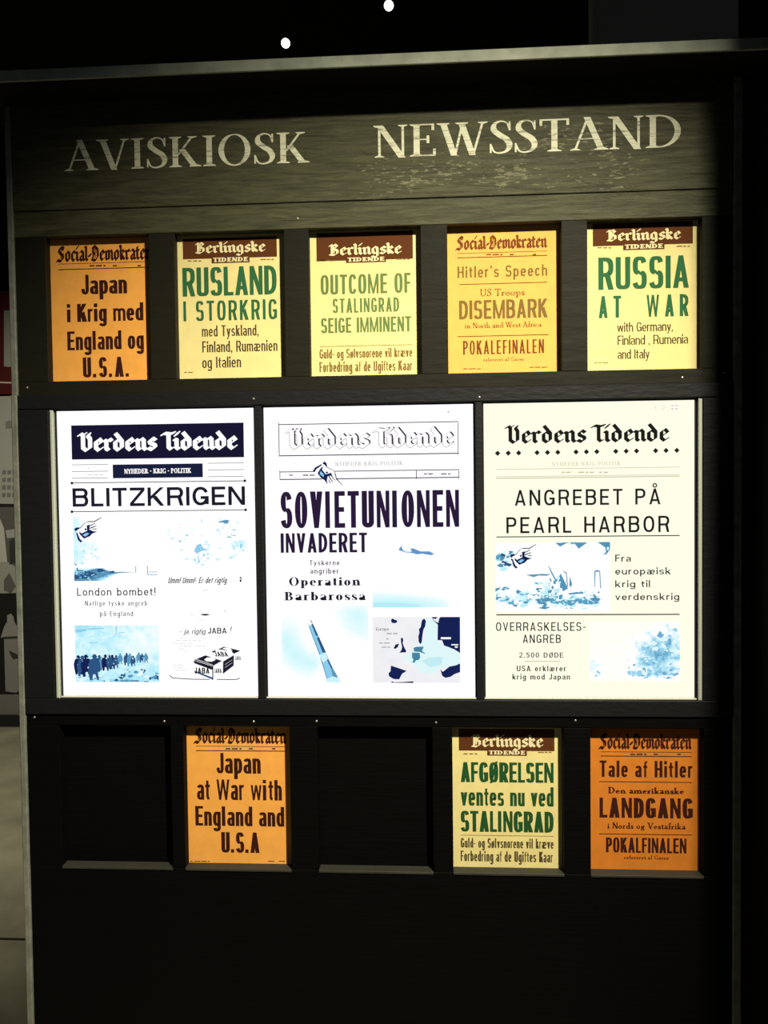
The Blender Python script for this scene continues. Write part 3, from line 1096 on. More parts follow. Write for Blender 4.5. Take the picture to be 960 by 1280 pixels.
part('side_panel', [(XR - .02, XR - .002, BT + .021, KD, 0, zc0, black_wood2)], 0)
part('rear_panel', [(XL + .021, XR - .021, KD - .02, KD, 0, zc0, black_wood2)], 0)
part('corner_trim', [(XL, XT0 - .0005, -.006, BT + .02, z_l1, zc0 - .001, grey_trim)], .002)
part('corner_trim', [(XL + .001, XT0 + .0005, -.012, BT + .02, 0, z_l1, grey_trim)], .002)
part('corner_trim', [(XT1 + .0005, XR, -.008, BT + .02, 0, zc0 - .001, grey_trim)], .002)
cx0 = P(-60, 90, CAN_Y)[0]
cx1 = EDGE_X - .004
cn = part('canopy', [(cx0, cx1, CAN_Y + .006, KD, zc0 + .0005, zc1 + .004, mat('black canopy', (.012, .012, .012), .8, .1))], 0)
part('edge_strip', [(cx0, cx1, CAN_Y, CAN_Y + .0055, zc0, zc1, grey_edge)], .001, cn)

# lettering on the header
hs = Sheet(-.0045)
cream = worn_cream()
for word, u0, u1, v, h in (('AVISKIOSK', 81, 387, 208.5, 38), ('NEWSSTAND', 467, 851, 190.5, 40.5)):
    b = MB()
    hs.roman(b, word, u0, u1, v, h, cream, T=.135, t=.04, s=.028, track=.015)
    lt = b.build('lettering', kiosk)
    lt['label'] = 'worn cream roman capitals reading ' + word
# screws
for (u, v) in ((318, 499), (34, 484.5), (44, 896), (206, 901), (317.5, 901.5), (396, 901), (545, 902.5), (719, 900), (853, 472), (905, 466), (372, 273), (599, 497)):
    x, z = P(u, v)
    b = MB()
    yb = SY if 490 < v < 520 else (0 if v < 490 else LY)
    b.lathe([(.0028, 0), (.0028, -.0004), (.002, -.0011), (.0008, -.0014)], (x, yb, z), (0, 1, 0), screw_metal, 12)
    b.build('screw', kiosk)

# ------------------------------------------------------------------ newspaper placards
PY = BT + .0012
pap = Sheet(PY)
orange = mat('orange placard paper', (.92, .41, .085), .85, .1, None, .06, 30)
yellow = mat('pale yellow placard paper', (.80, .68, .31), .85, .1, None, .05, 30)
orange_lit = mat('bleached orange placard paper', (.82, .44, .115), .85, .1, None, .05, 30)  # paler copy of the orange stock, strong light put into its colour
deep_orange = mat('deep orange placard paper', (.64, .20, .026), .85, .1, None, .07, 30)
ink_maroon = mat('maroon print', (.045, .010, .006), .8, .1)
ink_red = mat('red brown print', (.17, .05, .016), .8, .1)
ink_green = mat('green print', (.030, .13, .055), .8, .1)
ink_green2 = mat('faded green print', (.13, .20, .065), .8, .1)
ink_dkgreen = mat('dark green print', (.016, .080, .024), .8, .1)
ink_brown = mat('dark brown print', (.075, .055, .025), .8, .1)
ink_fade = mat('faded brown print', (.20, .12, .035), .8, .1)
mast_brown = mat('brown masthead block', (.10, .032, .010), .8, .1)
mast_white = mat('unprinted masthead lettering', (.80, .70, .42), .85, .1)
GROUP = 'newspaper placards in the kiosk windows'


def placard(row, col, paper, label):
    c = (cols if row == 1 else cols3)[col]
    zt, zb = (z_r1t, z_r1b) if row == 1 else (z_r3t, z_r3b)
    b = MB()
    b.box(c[0] - .009, c[1] + .009, PY, PY + .0008, zb - .006 if row == 1 else zb - .002, zt + .006, paper)
    o = b.build('newspaper_placard', origin=((c[0] + c[1]) / 2, PY, zb - .006))
    return tag(o, label, 'placard', GROUP)


def block(parent, name, fn):
    b = MB()
    fn(b)
    return b.build(name, parent)


def mast_social(p, u0, u1, v, xh, ink, l1, l2, cx_):
    def fn(b):
        pap.black(b, 'Social-Demokraten', u0, u1, v, xh, ink, nib=.31, thin=.08, asc=1.0)
        pap.line(b, u0 + 3, u1, l1, .6, ink)
        pap.line(b, u0 + 3, u1, l2, 1.0, ink)
        pap.greek(b, cx_ - 18, cx_ + 18, (l1 + l2) / 2 + .9, 1.5, ink, 5)
        pap.greek(b, u0 + 8, u0 + 12, (l1 + l2) / 2 + .9, 1.5, ink, 6)
        pap.greek(b, u1 - 18, u1 - 6, (l1 + l2) / 2 + .9, 1.5, ink, 7, fill=.5)
    return block(p, 'masthead', fn)


def mast_tidende(p, u0, u1, v0, v1, bu0, bu1, bv, xh, tu0, tu1, tv0, tv1):
    def fn(b):
        pap.rect(b, u0, v0, u1, v1, mast_brown)
        pap.rect(b, tu0, tv0, tu1, tv1, mast_brown, 1.4)
        pap.black(b, 'Berlingske', bu0, bu1, bv, xh, mast_white, 2, nib=.27, thin=.07)
        pap.roman(b, 'TIDENDE', tu0 + 1.8, tu1 - 1.8, tv1 - 1.4, (tv1 - tv0) - 2.6, mast_white, 2, T=.26, t=.13, s=.12, track=.1)
        pap.greek(b, u0 + 6, u0 + 24, tv1 - 1.6, 1.3, ink_fade, 11, fill=.6)
        pap.greek(b, u1 - 26, u1 - 3, tv1 - 3.5, 1.3, ink_fade, 13, fill=.6)
    return block(p, 'masthead', fn)


# row one
p = placard(1, 0, orange, 'orange placard headed Japan i Krig med England og U.S.A.')
mast_social(p, 70, 190, 325.5, 13, ink_maroon, 328.5, 335.5, 130)
block(p, 'headline', lambda b: (pap.sans(b, 'Japan', 102, 159, 367.3, 24.5, ink_maroon, T=0.215,t=.13, gap=0.06), pap.sans(b, 'i Krig med', 84, 179.5, 401.5, 22.5, ink_maroon, T=0.215,t=.13, gap=0.06),
      pap.sans(b, 'England og', 84.5, 180, 436.8, 23.5, ink_maroon, T=0.215,t=.13, gap=0.06), pap.sans(b, 'U.S.A.', 104, 162.5, 471.3, 25, ink_maroon, T=.22,t=.14,gap=0.09)))

p = placard(1, 1, yellow, 'yellow placard with green headline RUSLAND I STORKRIG')
mast_tidende(p, 228.5, 346, 297, 322.5, 244, 332, 315.5, 9.2, 264.5, 312, 320.5, 328.5)
block(p, 'headline', lambda b: (pap.sans(b, 'RUSLAND', 228.5, 346, 369.3, 36, ink_green, T=0.16,t=.12,n=3,gap=0.06), pap.sans(b, 'I STORKRIG', 229.5, 346.5, 400.3, 25, ink_green, T=.14,t=.12,n=3,gap=.15)))
block(p, 'body_text', lambda b: (pap.sans(b, 'med Tyskland,', 252.5, 323.5, 420, 13.6, ink_brown, T=.13,t=.10), pap.sans(b, 'Finland, Rumænien', 253, 347, 439.5, 13.8, ink_brown, T=.13,t=.10),
      pap.sans(b, 'og Italien', 253, 301.5, 459.5, 13.8, ink_brown, T=.13,t=.10), pap.greek(b, 230, 247, 466, 1, ink_fade, 3)))

p = placard(1, 2, yellow, 'yellow placard headed OUTCOME OF STALINGRAD SEIGE IMMINENT')
mast_tidende(p, 395.5, 516, 290, 325, 411, 502, 318, 9.5, 432.5, 482.5, 320.3, 328)
block(p, 'headline', lambda b: (pap.sans(b, 'OUTCOME OF', 401, 513.5, 367, 24.5, ink_green2, T=.15,t=.115,n=3, gap=0.09), pap.sans(b, 'STALINGRAD', 416, 499, 390.3, 17.8, ink_green2, T=.15,t=.11,n=3,gap=.12),
      pap.sans(b, 'SEIGE IMMINENT', 401.5, 514, 415.3, 18.8, ink_green2, T=.155,t=.12,n=3, gap=0.08), pap.line(b, 400, 515, 432, .6, ink_fade)))
block(p, 'body_text', lambda b: (pap.sans(b, 'Guld- og Sølvsnorene vil kræve', 399.5, 515.5, 447, 11.5, ink_fade, T=.14,t=.10, gap=0.06), pap.sans(b, 'Forbedring af de Ugiftes Kaar', 399.5, 515.5, 464, 12.5, ink_fade, T=.14,t=.10, gap=0.06)))

p = placard(1, 3, orange_lit, "pale orange placard headed DISEMBARK with POKALEFINALEN below")
mast_social(p, 569, 684, 310.8, 11.5, ink_red, 315.3, 320.8, 626)
block(p, 'headline', lambda b: (pap.sans(b, "Hitler's Speech", 572, 684, 346, 14.3, ink_fade, T=.15,t=.12,gap=.16,n=2.4), pap.sans(b, 'DISEMBARK', 574, 684.5, 398, 23.5, ink_fade, T=.155,t=.13,n=3, gap=0.08),
      pap.line(b, 574, 684, 354.2, .9, ink_red), pap.line(b, 572, 686, 419.5, .9, ink_red), pap.sans(b, 'POKALEFINALEN', 579, 680, 442.3, 17.3, ink_red, T=.12,t=.09,gap=.14)))
block(p, 'body_text', lambda b: (pap.roman(b, 'US Troops', 600, 656, 369.5, 8.8, ink_red, T=.11, t=.06, s=.05), pap.roman(b, 'in North and West Africa', 581, 677, 409.3, 6.6, ink_red, T=.12, t=.07, s=.06),
      pap.roman(b, 'refereret af Gaver', 604, 655, 451.2, 4.6, ink_fade, T=.13, t=.08, s=.06), pap.greek(b, 574, 604, 461.5, 1, ink_red, 8), pap.greek(b, 662, 686, 459.5, 1, ink_red, 9)))

p = placard(1, 4, yellow, 'yellow placard with green headline RUSSIA AT WAR')
mast_tidende(p, 741, 866, 278, 306.2, 758, 851, 300, 9.5, 779, 830.5, 304, 312)
block(p, 'headline', lambda b: (pap.sans(b, 'RUSSIA', 748, 861, 361, 40.5, ink_green, T=.155,t=.12,n=3,gap=.07), pap.sans(b, 'AT  WAR', 748.5, 860.5, 396.3, 27.5, ink_green, T=.15,t=.13,gap=.26)))
block(p, 'body_text', lambda b: (pap.sans(b, 'with Germany,', 771.5, 841, 414.2, 11.8, ink_brown, T=.125,t=.095,n=2.3,gap=.05), pap.sans(b, 'Finland , Rumenia', 772, 860, 430.3, 11.8, ink_brown, T=.125,t=.095,n=2.3,gap=.05), pap.sans(b, 'and Italy', 772, 812, 448.3, 11.8, ink_brown, T=.125,t=.095,n=2.3,gap=.05)))
block(p, 'imprint', lambda b: pap.greek(b, 743, 760, 454, .9, ink_fade, 4, fill=1))

# row three
p = placard(3, 1, orange, 'orange placard headed Japan at War with England and U.S.A')
mast_social(p, 242, 358, 929, 13, ink_maroon, 933, 938.5, 300)
block(p, 'headline', lambda b: (pap.sans(b, 'Japan', 271, 326, 966.8, 25.5, ink_maroon, T=0.215,t=.13,xh=.74, gap=0.06), pap.sans(b, 'at War with', 246.5, 352.5, 1000, 25.5, ink_maroon, T=0.215,t=.13,xh=.74, gap=0.06),
      pap.sans(b, 'England and', 244.5, 355.5, 1032.5, 24.5, ink_maroon, T=0.215,t=.13,xh=.72, gap=0.06), pap.sans(b, 'U.S.A', 277, 324.5, 1065.8, 25.5, ink_maroon, T=.20,t=.14, gap=0.05)))
block(p, 'imprint', lambda b: pap.greek(b, 238, 262, 1077, 1, ink_red, 14))
block(p, 'imprint', lambda b: pap.greek(b, 335, 358, 1077, 1, ink_red, 15))

p = placard(3, 3, yellow, 'yellow placard with green headline AFGØRELSEN ventes nu ved STALINGRAD')
mast_tidende(p, 573.5, 693, 911, 938.5, 589, 679, 933.5, 10.5, 609, 658.5, 937, 944.5)
block(p, 'headline', lambda b: (pap.sans(b, 'AFGØRELSEN', 576, 692, 978, 25, ink_dkgreen, T=0.2,t=.13,n=3,gap=0.05), pap.sans(b, 'ventes nu ved', 576, 692, 1007.5, 24, ink_dkgreen, T=0.2,t=.13,n=3, gap=0.06),
      pap.sans(b, 'STALINGRAD', 576, 692, 1040, 26, ink_dkgreen, T=0.2,t=.13,n=3,gap=0.05), pap.line(b, 576, 692, 1044.5, .6, ink_fade)))
block(p, 'body_text', lambda b: (pap.sans(b, 'Guld- og Sølvsnorene vil kræve', 576, 692, 1060, 12, ink_brown, T=.15,t=.11, gap=0.06), pap.sans(b, 'Forbedring af de Ugiftes Kaar', 576, 691, 1077, 13, ink_brown, T=.15,t=.11, gap=0.06)))

p = placard(3, 4, deep_orange, 'deep orange placard headed LANDGANG, bottom right of the kiosk')
mast_social(p, 748, 864.5, 936, 13, ink_maroon, 940, 945.3, 806)
block(p, 'headline', lambda b: (pap.sans(b, 'Tale af Hitler', 749.5, 865.5, 971.5, 20.5, ink_maroon, T=.165,t=.13,gap=0.11), pap.sans(b, 'LANDGANG', 749.5, 866, 1022.5, 25, ink_maroon, T=0.22,t=.14,gap=0.09,n=3),
      pap.line(b, 749, 865, 977.5, .9, ink_maroon), pap.line(b, 749, 865, 1043, .9, ink_maroon), pap.sans(b, 'POKALFINALEN', 757.5, 858, 1066, 18.7, ink_maroon, T=.165,t=.12,n=3, gap=0.07)))
block(p, 'body_text', lambda b: (pap.roman(b, 'Den amerikanske', 760, 855, 992, 8, ink_maroon, T=0.2, t=0.11, s=.06), pap.roman(b, 'i Nords og Vestafrika', 759, 857, 1036, 7.6, ink_maroon, T=0.17, t=0.09, s=.06),
      pap.roman(b, 'refereret af Gaver', 780, 836, 1074, 4.8, ink_maroon, T=.13, t=.08, s=.06)))

# ------------------------------------------------------------------ display screens
SCY = .004
scn = Sheet(SCY)
CY1, CY2, CY3 = srgb(226, 251, 255), srgb(190, 240, 252), srgb(140, 205, 235)
BL1, BL2, NAVY = srgb(92, 150, 188), srgb(45, 85, 130), srgb(22, 34, 84)
WHT = (1, 1, 1, 1)
g_white = glow('lit white', (1, 1, 1))
g_ink = glow('screen ink', srgb(30, 29, 44))
g_ink2 = glow('screen plum ink', srgb(42, 28, 58))
g_ink3 = glow('screen warm ink', srgb(32, 31, 28))
g_navy = glow('screen navy', NAVY)
g_grey = glow('screen grey', srgb(150, 146, 150))
g_lgrey = glow('screen light grey', srgb(205, 203, 206))
g_beige = glow('screen beige grey', srgb(196, 198, 165))
g_pale = glow('screen pale cyan', CY2)
g_sky = glow('screen sky', srgb(205, 244, 252))
g_mid = glow('screen mid blue', CY3)
g_blue = glow('screen blue', BL1)
g_deep = glow('screen deep blue', BL2)
bezel_m = mat('black display bezel', (.01, .01, .011), .3, .5)
lip_m = mat('pale glass lip', (.55, .56, .50), .3, .5)


def display(i, label, panel_mat):
    x0, x1 = scr[i]
    root = thing('display_screen', ((x0 + x1) / 2, .02, z_sb), label, 'screen', 'lit display screens in the kiosk')
    zs0, zs1 = z_sb + .005, z_st - .004
    b = MB()
    for bx in ((x0 - .0035, x0 - .0002, zs0, zs1), (x1 + .0002, x1 + .0035, zs0, zs1)):
        b.box(bx[0], bx[1], SCY - .003, SCY + .02, bx[2], bx[3], bezel_m)
    b.box(x0 - .0035, x1 + .0035, SCY - .003, SCY + .02, zs1 + .0002, z_st - .0005, bezel_m)
    b.box(x0, x1, SCY + .0032, BT + .003, zs0, zs1, bezel_m)
    b.build('bezel', root)
    b = MB()
    b.box(x0 - .0035, x1 + .0035, SCY - .008, SCY + .002, z_sb + .0006, zs0 - .0006, lip_m, .001)
    b.build('glass_lip', root)
    b = MB()
    b.box(x0, x1, SCY, SCY + .003, zs0, zs1, panel_mat)
    pn = b.build('screen_panel', root)
    return root, pn


def hand(mb, u, v, ang, lay, k=1.0):
    """old pointing-hand engraving; (u, v) is the cuff's upper corner"""
    ca, sa = math.cos(ang), math.sin(ang)
    T_ = lambda pts: [(u + k * ((x - 95) * ca - (y - 145) * sa) / 7.385, v + k * ((x - 95) * sa + (y - 145) * ca) / 7.385) for x, y in pts]
    D = lambda pts, m, l=0.0: scn.poly(mb, T_(pts), m, lay + l)
    D([(112, 182), (140, 158), (205, 92), (282, 86), (300, 130), (305, 182), (240, 222), (190, 244), (158, 275)], g_white)
    D([(95, 155), (118, 141), (155, 142), (140, 156), (125, 163), (110, 180)], g_navy, .5)
    D([(112, 185), (125, 190), (150, 250), (172, 266), (155, 281), (130, 255)], g_navy, .5)
    D([(138, 178), (165, 196), (215, 172), (212, 122), (240, 116), (236, 160), (272, 176), (308, 180), (262, 198), (240, 222), (188, 244), (168, 226), (146, 202)], g_navy, .5)
    D([(172, 212), (210, 190), (236, 196), (200, 226)], g_mid, 1)
    D([(198, 92), (228, 83), (280, 83), (346, 46), (348, 51), (284, 91), (228, 91)], g_ink, .5)
    for a in ([(236, 122), (262, 112), (290, 98), (292, 103), (262, 120), (240, 130)], [(236, 146), (262, 136), (300, 124), (300, 130), (262, 146), (240, 154)],
              [(258, 158), (282, 152), (304, 150), (304, 156), (282, 160)], [(150, 146), (198, 92), (202, 94), (154, 150)], [(190, 156), (206, 146), (212, 162), (198, 170)]):
        D(a, g_navy, .6)


def zp(x0, y0, s):
    return lambda pts: [(x0 + x / s, y0 + y / s) for x, y in pts]


# ---- left screen
r1, s1 = display(0, 'lit screen with black BLITZKRIGEN headline, left of the three', glow('left screen white', (1.0, 1.0, .985), 1.12))


def f(b):
    scn.rect(b, 89.4, 530, 304.8, 573, glow('screen masthead navy', srgb(24, 22, 48)))
    scn.black(b, 'Verdens Tidende', 97, 297, 562.5, 15.2, g_white, 2, nib=.33, thin=.09)
    scn.rect(b, 141, 580, 253.5, 597.2, glow('screen strip navy', srgb(26, 32, 60)))
    scn.roman(b, 'NYHEDER - KRIG - POLITIK', 155.5, 239, 591.6, 6, g_white, 2, T=.22, t=.11, s=.1, track=.03)
    for k in range(3):
        scn.line(b, 90, 135, 580.8 + k * 8.4, .9, g_grey)
        scn.line(b, 260, 305, 578.8 + k * 8.4, .9, g_grey)
    scn.greek(b, 104, 120, 585.5, 1, g_lgrey, 1)
    scn.greek(b, 96, 130, 594, 1, g_lgrey, 2)
    scn.greek(b, 285, 300, 520, 3, g_lgrey, 5, fill=.6)


block(s1, 'masthead', f)


def f(b):
    scn.sans(b, 'BLITZKRIGEN', 91, 306.5, 632.3, 23.2, g_ink, T=.185,t=.16,n=2.15,gap=.16)
    for v in (602.4, 638.5):
        scn.line(b, 90, 306, v, 1.0, g_ink)
    for u, v in ((90, 603.9), (306, 601), (90, 639.7), (307, 637.3)):
        scn.diamond(b, u, v, 2.2, g_ink)


block(s1, 'headline', f)
block(s1, 'article_text', lambda b: (scn.sans(b, 'London bombet!', 96.5, 194.5, 744.5, 10, g_ink, T=0.135,t=0.12,n=2.2,gap=.2,xh=.68), scn.sans(b, 'Natlige tyske angreb', 106.5, 184, 757, 6.2, g_ink, T=0.13,t=.10,n=2.2,gap=.26),
      scn.sans(b, 'på England', 125, 166.5, 770.3, 6.6, g_ink, T=0.13,t=.10,n=2.2,gap=.24)))
SM = [(0.0, WHT), (.42, WHT), (.50, CY1), (.62, CY2), (.75, CY3), (.88, BL1), (1.0, BL2)]


def f(b):
    m = photo_mat('burning city picture', SM, (5, 4), 5, .55, .20, [(.05, .45, .5, .75, .34), (-.02, .95, .35, .5, .22), (.12, .06, .42, .17, .75), (.38, .12, .26, .10, .5), (.04, .0, .3, .1, .3), (.1, .26, .1, .08, -.2)], dist=.4)
    scn.rect(b, 92, 645, 199, 726, m, 1, True)
    z = zp(80, 640, 7.385)
    scn.poly(b, z([(180, 560), (215, 540), (300, 520), (360, 520), (400, 540), (470, 555), (520, 552), (660, 556), (520, 562), (440, 575), (360, 585), (300, 600), (240, 605), (190, 590)]), g_blue, 2)
    clutter(scn, b, z, (190, 520, 460, 600), 34, 9, [g_blue, g_deep, g_deep, g_mid], 2.4, 41, 1.8, lambda u, v, r: abs(v - .5) < .5 - .35 * u)
    clutter(scn, b, z, (100, 550, 330, 628), 26, 8, [g_mid, g_blue, g_pale, g_white], 2.4, 42, 2.2)
    clutter(scn, b, z, (100, 290, 330, 480), 26, 14, [g_pale, glow('smoke faint', srgb(214, 247, 252))], 1.4, 43, 1.5)
    scn.poly(b, z([(185, 570), (225, 545), (285, 556), (300, 580), (250, 600), (200, 592)]), g_deep, 3)
    scn.poly(b, z([(300, 545), (320, 522), (355, 524), (372, 545), (330, 556)]), g_deep, 3)
    scn.poly(b, z([(100, 622), (160, 612), (240, 622), (230, 632), (100, 632)]), g_blue, 3)
    scn.poly(b, z([(92, 470), (100, 472), (122, 492), (112, 495)]), g_deep, 2)
    scn.poly(b, z([(118, 515), (128, 515), (130, 535), (180, 538), (180, 545), (120, 544)]), g_deep, 2)
    for q in ([(772, 576), (862, 576), (862, 581), (772, 581)], [(780, 552), (862, 550), (862, 555), (780, 556)], [(768, 498), (774, 498), (774, 578), (768, 578)], [(660, 500), (666, 500), (666, 560), (660, 560)],
              [(240, 626), (258, 612), (290, 622), (325, 630), (300, 632), (262, 620), (246, 633)], [(385, 590), (395, 585), (408, 600), (400, 602)], [(318, 592), (345, 588), (372, 592), (345, 597)]):
        scn.poly(b, z(q), g_blue, 2.5)
    hand(b, 92.9, 659.8, 0, 4)


block(s1, 'picture', f)


def f(b):
    m = photo_mat('foundry picture', [(0, WHT), (.5, WHT), (.6, CY1), (.8, CY2), (1, CY3)], (4, 4), 4, .5, .3, [(.42, .18, .2, .3, .25), (.95, .45, .22, .2, .32), (.15, .62, .3, .3, .08)], dist=.5)
    scn.rect(b, 207, 646, 307.5, 709, m, 1, True)
    z = zp(200, 640, 8)
    fnt = glow('smoke faint', srgb(214, 247, 252))
    clutter(scn, b, z, (60, 60, 860, 480), 40, 16, [fnt, fnt, g_pale], 1.3, 51, 1.3)
    clutter(scn, b, z, (340, 320, 490, 530), 18, 16, [fnt, g_pale, g_mid], 1.6, 52, .9)
    clutter(scn, b, z, (720, 290, 850, 400), 18, 14, [fnt, g_pale], 1.6, 53, 1.2)
    for q, mm in (([(345, 380), (370, 330), (410, 315), (425, 355), (475, 378), (420, 388), (370, 415), (350, 400)], g_mid), ([(372, 430), (385, 440), (400, 500), (375, 515), (388, 480)], g_mid),
                  ([(580, 98), (600, 92), (640, 82), (660, 78), (700, 82), (685, 92), (685, 112), (650, 116), (630, 104), (600, 106)], g_blue), ([(745, 100), (795, 106), (780, 110)], g_mid),
                  ([(665, 252), (690, 246), (725, 252), (700, 256)], g_blue), ([(700, 218), (735, 232), (765, 230), (745, 240), (720, 232)], g_blue), ([(720, 180), (765, 182), (745, 174), (765, 190)], g_mid),
                  ([(185, 290), (205, 280), (215, 292), (200, 305)], g_mid), ([(255, 235), (275, 225), (285, 235), (270, 246)], g_mid), ([(712, 348), (735, 362), (765, 385), (740, 375)], g_mid),
                  ([(808, 386), (855, 386), (830, 392)], g_mid), ([(800, 330), (815, 310), (822, 315), (812, 368), (802, 362)], g_mid), ([(412, 96), (422, 90), (430, 98), (418, 104)], g_mid)):
        scn.poly(b, z(q), mm, 2)


block(s1, 'picture', f)


def person(b, u, v, h, m, lay, seed=0, wd=.3):
    """coated figure standing in a printed picture, feet at (u, v)"""
    r = random.Random(seed)
    k = r.uniform(-.04, .04)
    pts = [(-.12, 0), (-.05, 0), (-.03, -.22), (.03, -.22), (.08, 0), (.14, 0), (.10, -.3), (.17, -.34), (.16, -.62), (.12, -.80), (.05, -.83), (.06, -.9), (.09, -.92), (.05, -.94), (.03, -1.0),
           (-.04, -1.0), (-.06, -.94), (-.10, -.92), (-.06, -.9), (-.05, -.83), (-.13, -.79), (-.18, -.55), (-.16, -.3)]
    scn.poly(b, [(u + (x * (wd / .3) + k * y) * h, v + y * h) for x, y in pts], m, lay)


def f(b):
    m = photo_mat('rubble and crowd picture', [(0, WHT), (.30, CY1), (.45, CY2), (.62, srgb(165, 225, 245)), (.80, BL1), (1, NAVY)], (9, 7), 8, .75, .40, [(.85, .75, .5, .6, -.22), (.7, .10, .5, .24, .10), (.08, 1., .35, .25, .16), (.45, .02, .6, .05, .25), (.5, .72, .06, .3, .06)], dist=.8)
    scn.rect(b, 94, 781.5, 199, 852.5, m, 1, True)
    z = zp(80, 770, 7.385)
    for i, (x, y, h) in enumerate(((138, 540, 178), (166, 555, 190), (212, 562, 206), (325, 500, 140), (345, 500, 120), (385, 505, 150), (425, 490, 130), (445, 492, 135), (480, 480, 120), (520, 445, 100), (580, 455, 115), (610, 465, 120), (640, 460, 95), (690, 430, 95), (720, 425, 80), (760, 430, 90))):
        person(b, 80 + x / 7.385, 770 + y / 7.385, h / 7.385, (g_navy, g_deep, g_navy, g_deep, g_blue)[i % 5] if i < 9 else (g_deep, g_blue)[i % 2], 2 + .1 * i, i, .42)
    person(b, 80 + 280 / 7.385, 770 + 590 / 7.385, 238 / 7.385, g_deep, 4, 3, .42)
    clutter(scn, b, z, (330, 470, 862, 600), 80, 14, [g_white, g_sky, g_pale, g_blue, g_deep], 2.6, 31, 2.0, lambda u, v, r: v > .55 - .5 * u)
    clutter(scn, b, z, (120, 380, 770, 500), 26, 8, [g_white, g_sky, g_mid], 4.6, 32, .8, lambda u, v, r: v < .9 - .5 * u)
    clutter(scn, b, z, (115, 545, 420, 596), 18, 7, [g_sky, g_blue, g_white], 2.4, 33, 2.4)
    for q in ([(520, 595), (545, 592), (545, 602), (520, 600)], [(612, 594), (700, 592), (700, 604), (612, 602)], [(735, 600), (780, 602), (780, 610), (740, 608)], [(785, 570), (800, 560), (806, 585), (790, 590)],
              [(830, 560), (850, 540), (876, 556), (874, 596), (860, 580), (840, 585)], [(735, 488), (760, 500), (740, 525), (725, 530), (740, 508)], [(575, 495), (600, 500), (590, 506)], [(370, 598), (430, 600), (430, 606), (372, 604)],
              [(215, 115), (260, 112), (370, 108), (370, 116), (230, 126)], [(235, 245), (320, 240), (320, 246), (235, 250)], [(478, 92), (490, 92), (486, 170), (480, 170)], [(505, 155), (560, 145), (560, 152), (508, 161)],
              [(110, 125), (215, 122), (215, 134), (140, 150), (110, 152)]):
        scn.poly(b, z(q), g_deep if q[0][1] > 400 else g_mid, 3)


block(s1, 'picture', f)


def f(b):
    scn.sans(b, 'Umm! Umm!- Er det rigtig', 210, 283, 729, 7.6, g_ink, T=0.14,t=0.12,gap=0.08, slant=.25)
    scn.sans(b, '?', 299.5, 302, 727.5, 6.5, g_ink, T=.3,t=.2)
    z = zp(200, 770, 8)
    scn.sans(b, '- ja. rigtig', 224, 256.5, 792.5, 6.5, g_ink, T=0.14,t=0.12,gap=0.08, slant=.25)
    scn.sans(b, 'JABA', 260, 283.5, 792, 7.4, g_ink, T=.19,t=.16,n=2.2)
    scn.sans(b, '!', 287, 288.6, 790.5, 7.4, g_ink, T=.14, slant=.3)
    scn.poly(b, [(250, 768.5), (254, 767.2), (260, 767.4), (262.5, 768.4), (257, 769.6)], g_ink)
    scn.stroke(b, [(239, 765), (238.3, 767), (240, 769.5), (242, 769)], .7, g_lgrey)
    scn.stroke(b, [(253, 739), (258, 737), (260, 737.5)], .9, g_lgrey)
    scn.stroke(b, [(282, 762), (280.5, 765)], .7, g_grey)
    scn.stroke(b, [(248, 773), (253, 776), (259, 776)], .6, g_lgrey)
    for k in range(6):
        scn.greek(b, 215, 260 - (k > 3) * 12, 797.5 + k * 3.5, .8, g_lgrey, 20 + k, fill=.6)
    for k in range(3):
        scn.greek(b, 216 + k * 2, 237, 832 + k * 3, .8, g_lgrey, 30 + k, fill=.6)
    scn.stroke(b, [(212, 844), (216, 847.5), (240, 849), (262, 849.2)], 1.0, g_ink)
    scn.stroke(b, [(271, 849.3), (296, 849.3), (300, 847.5)], 1.0, g_ink)
    gr = g_ink
    P_ = lambda q, m, l=2: scn.poly(b, z(q), m, l)
    # two cartons
    P_([(520, 360), (640, 306), (805, 346), (806, 440), (740, 460), (736, 500), (632, 578), (530, 640), (345, 560), (338, 440), (455, 392), (560, 400)], g_white, 2)
    P_([(338, 440), (455, 392), (620, 448), (528, 500)], gr, 3)
    P_([(442, 436), (470, 414), (530, 412), (560, 436), (520, 456), (470, 454)], g_white, 4)
    P_([(338, 444), (528, 504), (528, 540), (342, 470)], gr, 3)
    P_([(350, 432), (365, 428), (530, 486), (528, 494)], g_lgrey, 4)
    P_([(345, 545), (528, 615), (528, 636), (345, 560)], g_deep, 3)
    P_([(524, 500), (534, 500), (534, 640), (524, 640)], gr, 4)
    P_([(632, 455), (740, 390), (738, 495), (630, 578)], gr, 3)
    P_([(650, 480), (725, 432), (725, 440), (650, 490)], g_grey, 4)
    P_([(650, 510), (725, 462), (725, 470), (650, 520)], g_grey, 4)
    P_([(582, 332), (640, 306), (805, 346), (738, 378), (715, 350)], gr, 3)
    P_([(620, 326), (655, 314), (700, 320), (725, 345), (700, 360), (672, 340)], g_white, 4)
    P_([(520, 352), (560, 340), (555, 358), (528, 368)], gr, 3)
    scn.sans(b, 'JABA', 243.5, 262, 842, 7.5, g_ink3, 4, T=.2,t=.15)
    scn.sans(b, 'JABA', 268, 277, 841, 5.5, g_ink3, 4, T=.22,t=.16)
    scn.sans(b, 'JABA', 269.5, 286, 820.5, 6, g_ink3, 4, T=.22,t=.16, slant=-.4)
    scn.sans(b, 'JABA', 294, 301, 825, 5, g_ink3, 4, T=.24,t=.16)


block(s1, 'advertisement', f)

# ---- middle screen
r2, s2 = display(1, 'lit screen with heavy SOVIETUNIONEN INVADERET headline, middle of the three', glow('middle screen white', (1.0, .985, .99), 1.08))


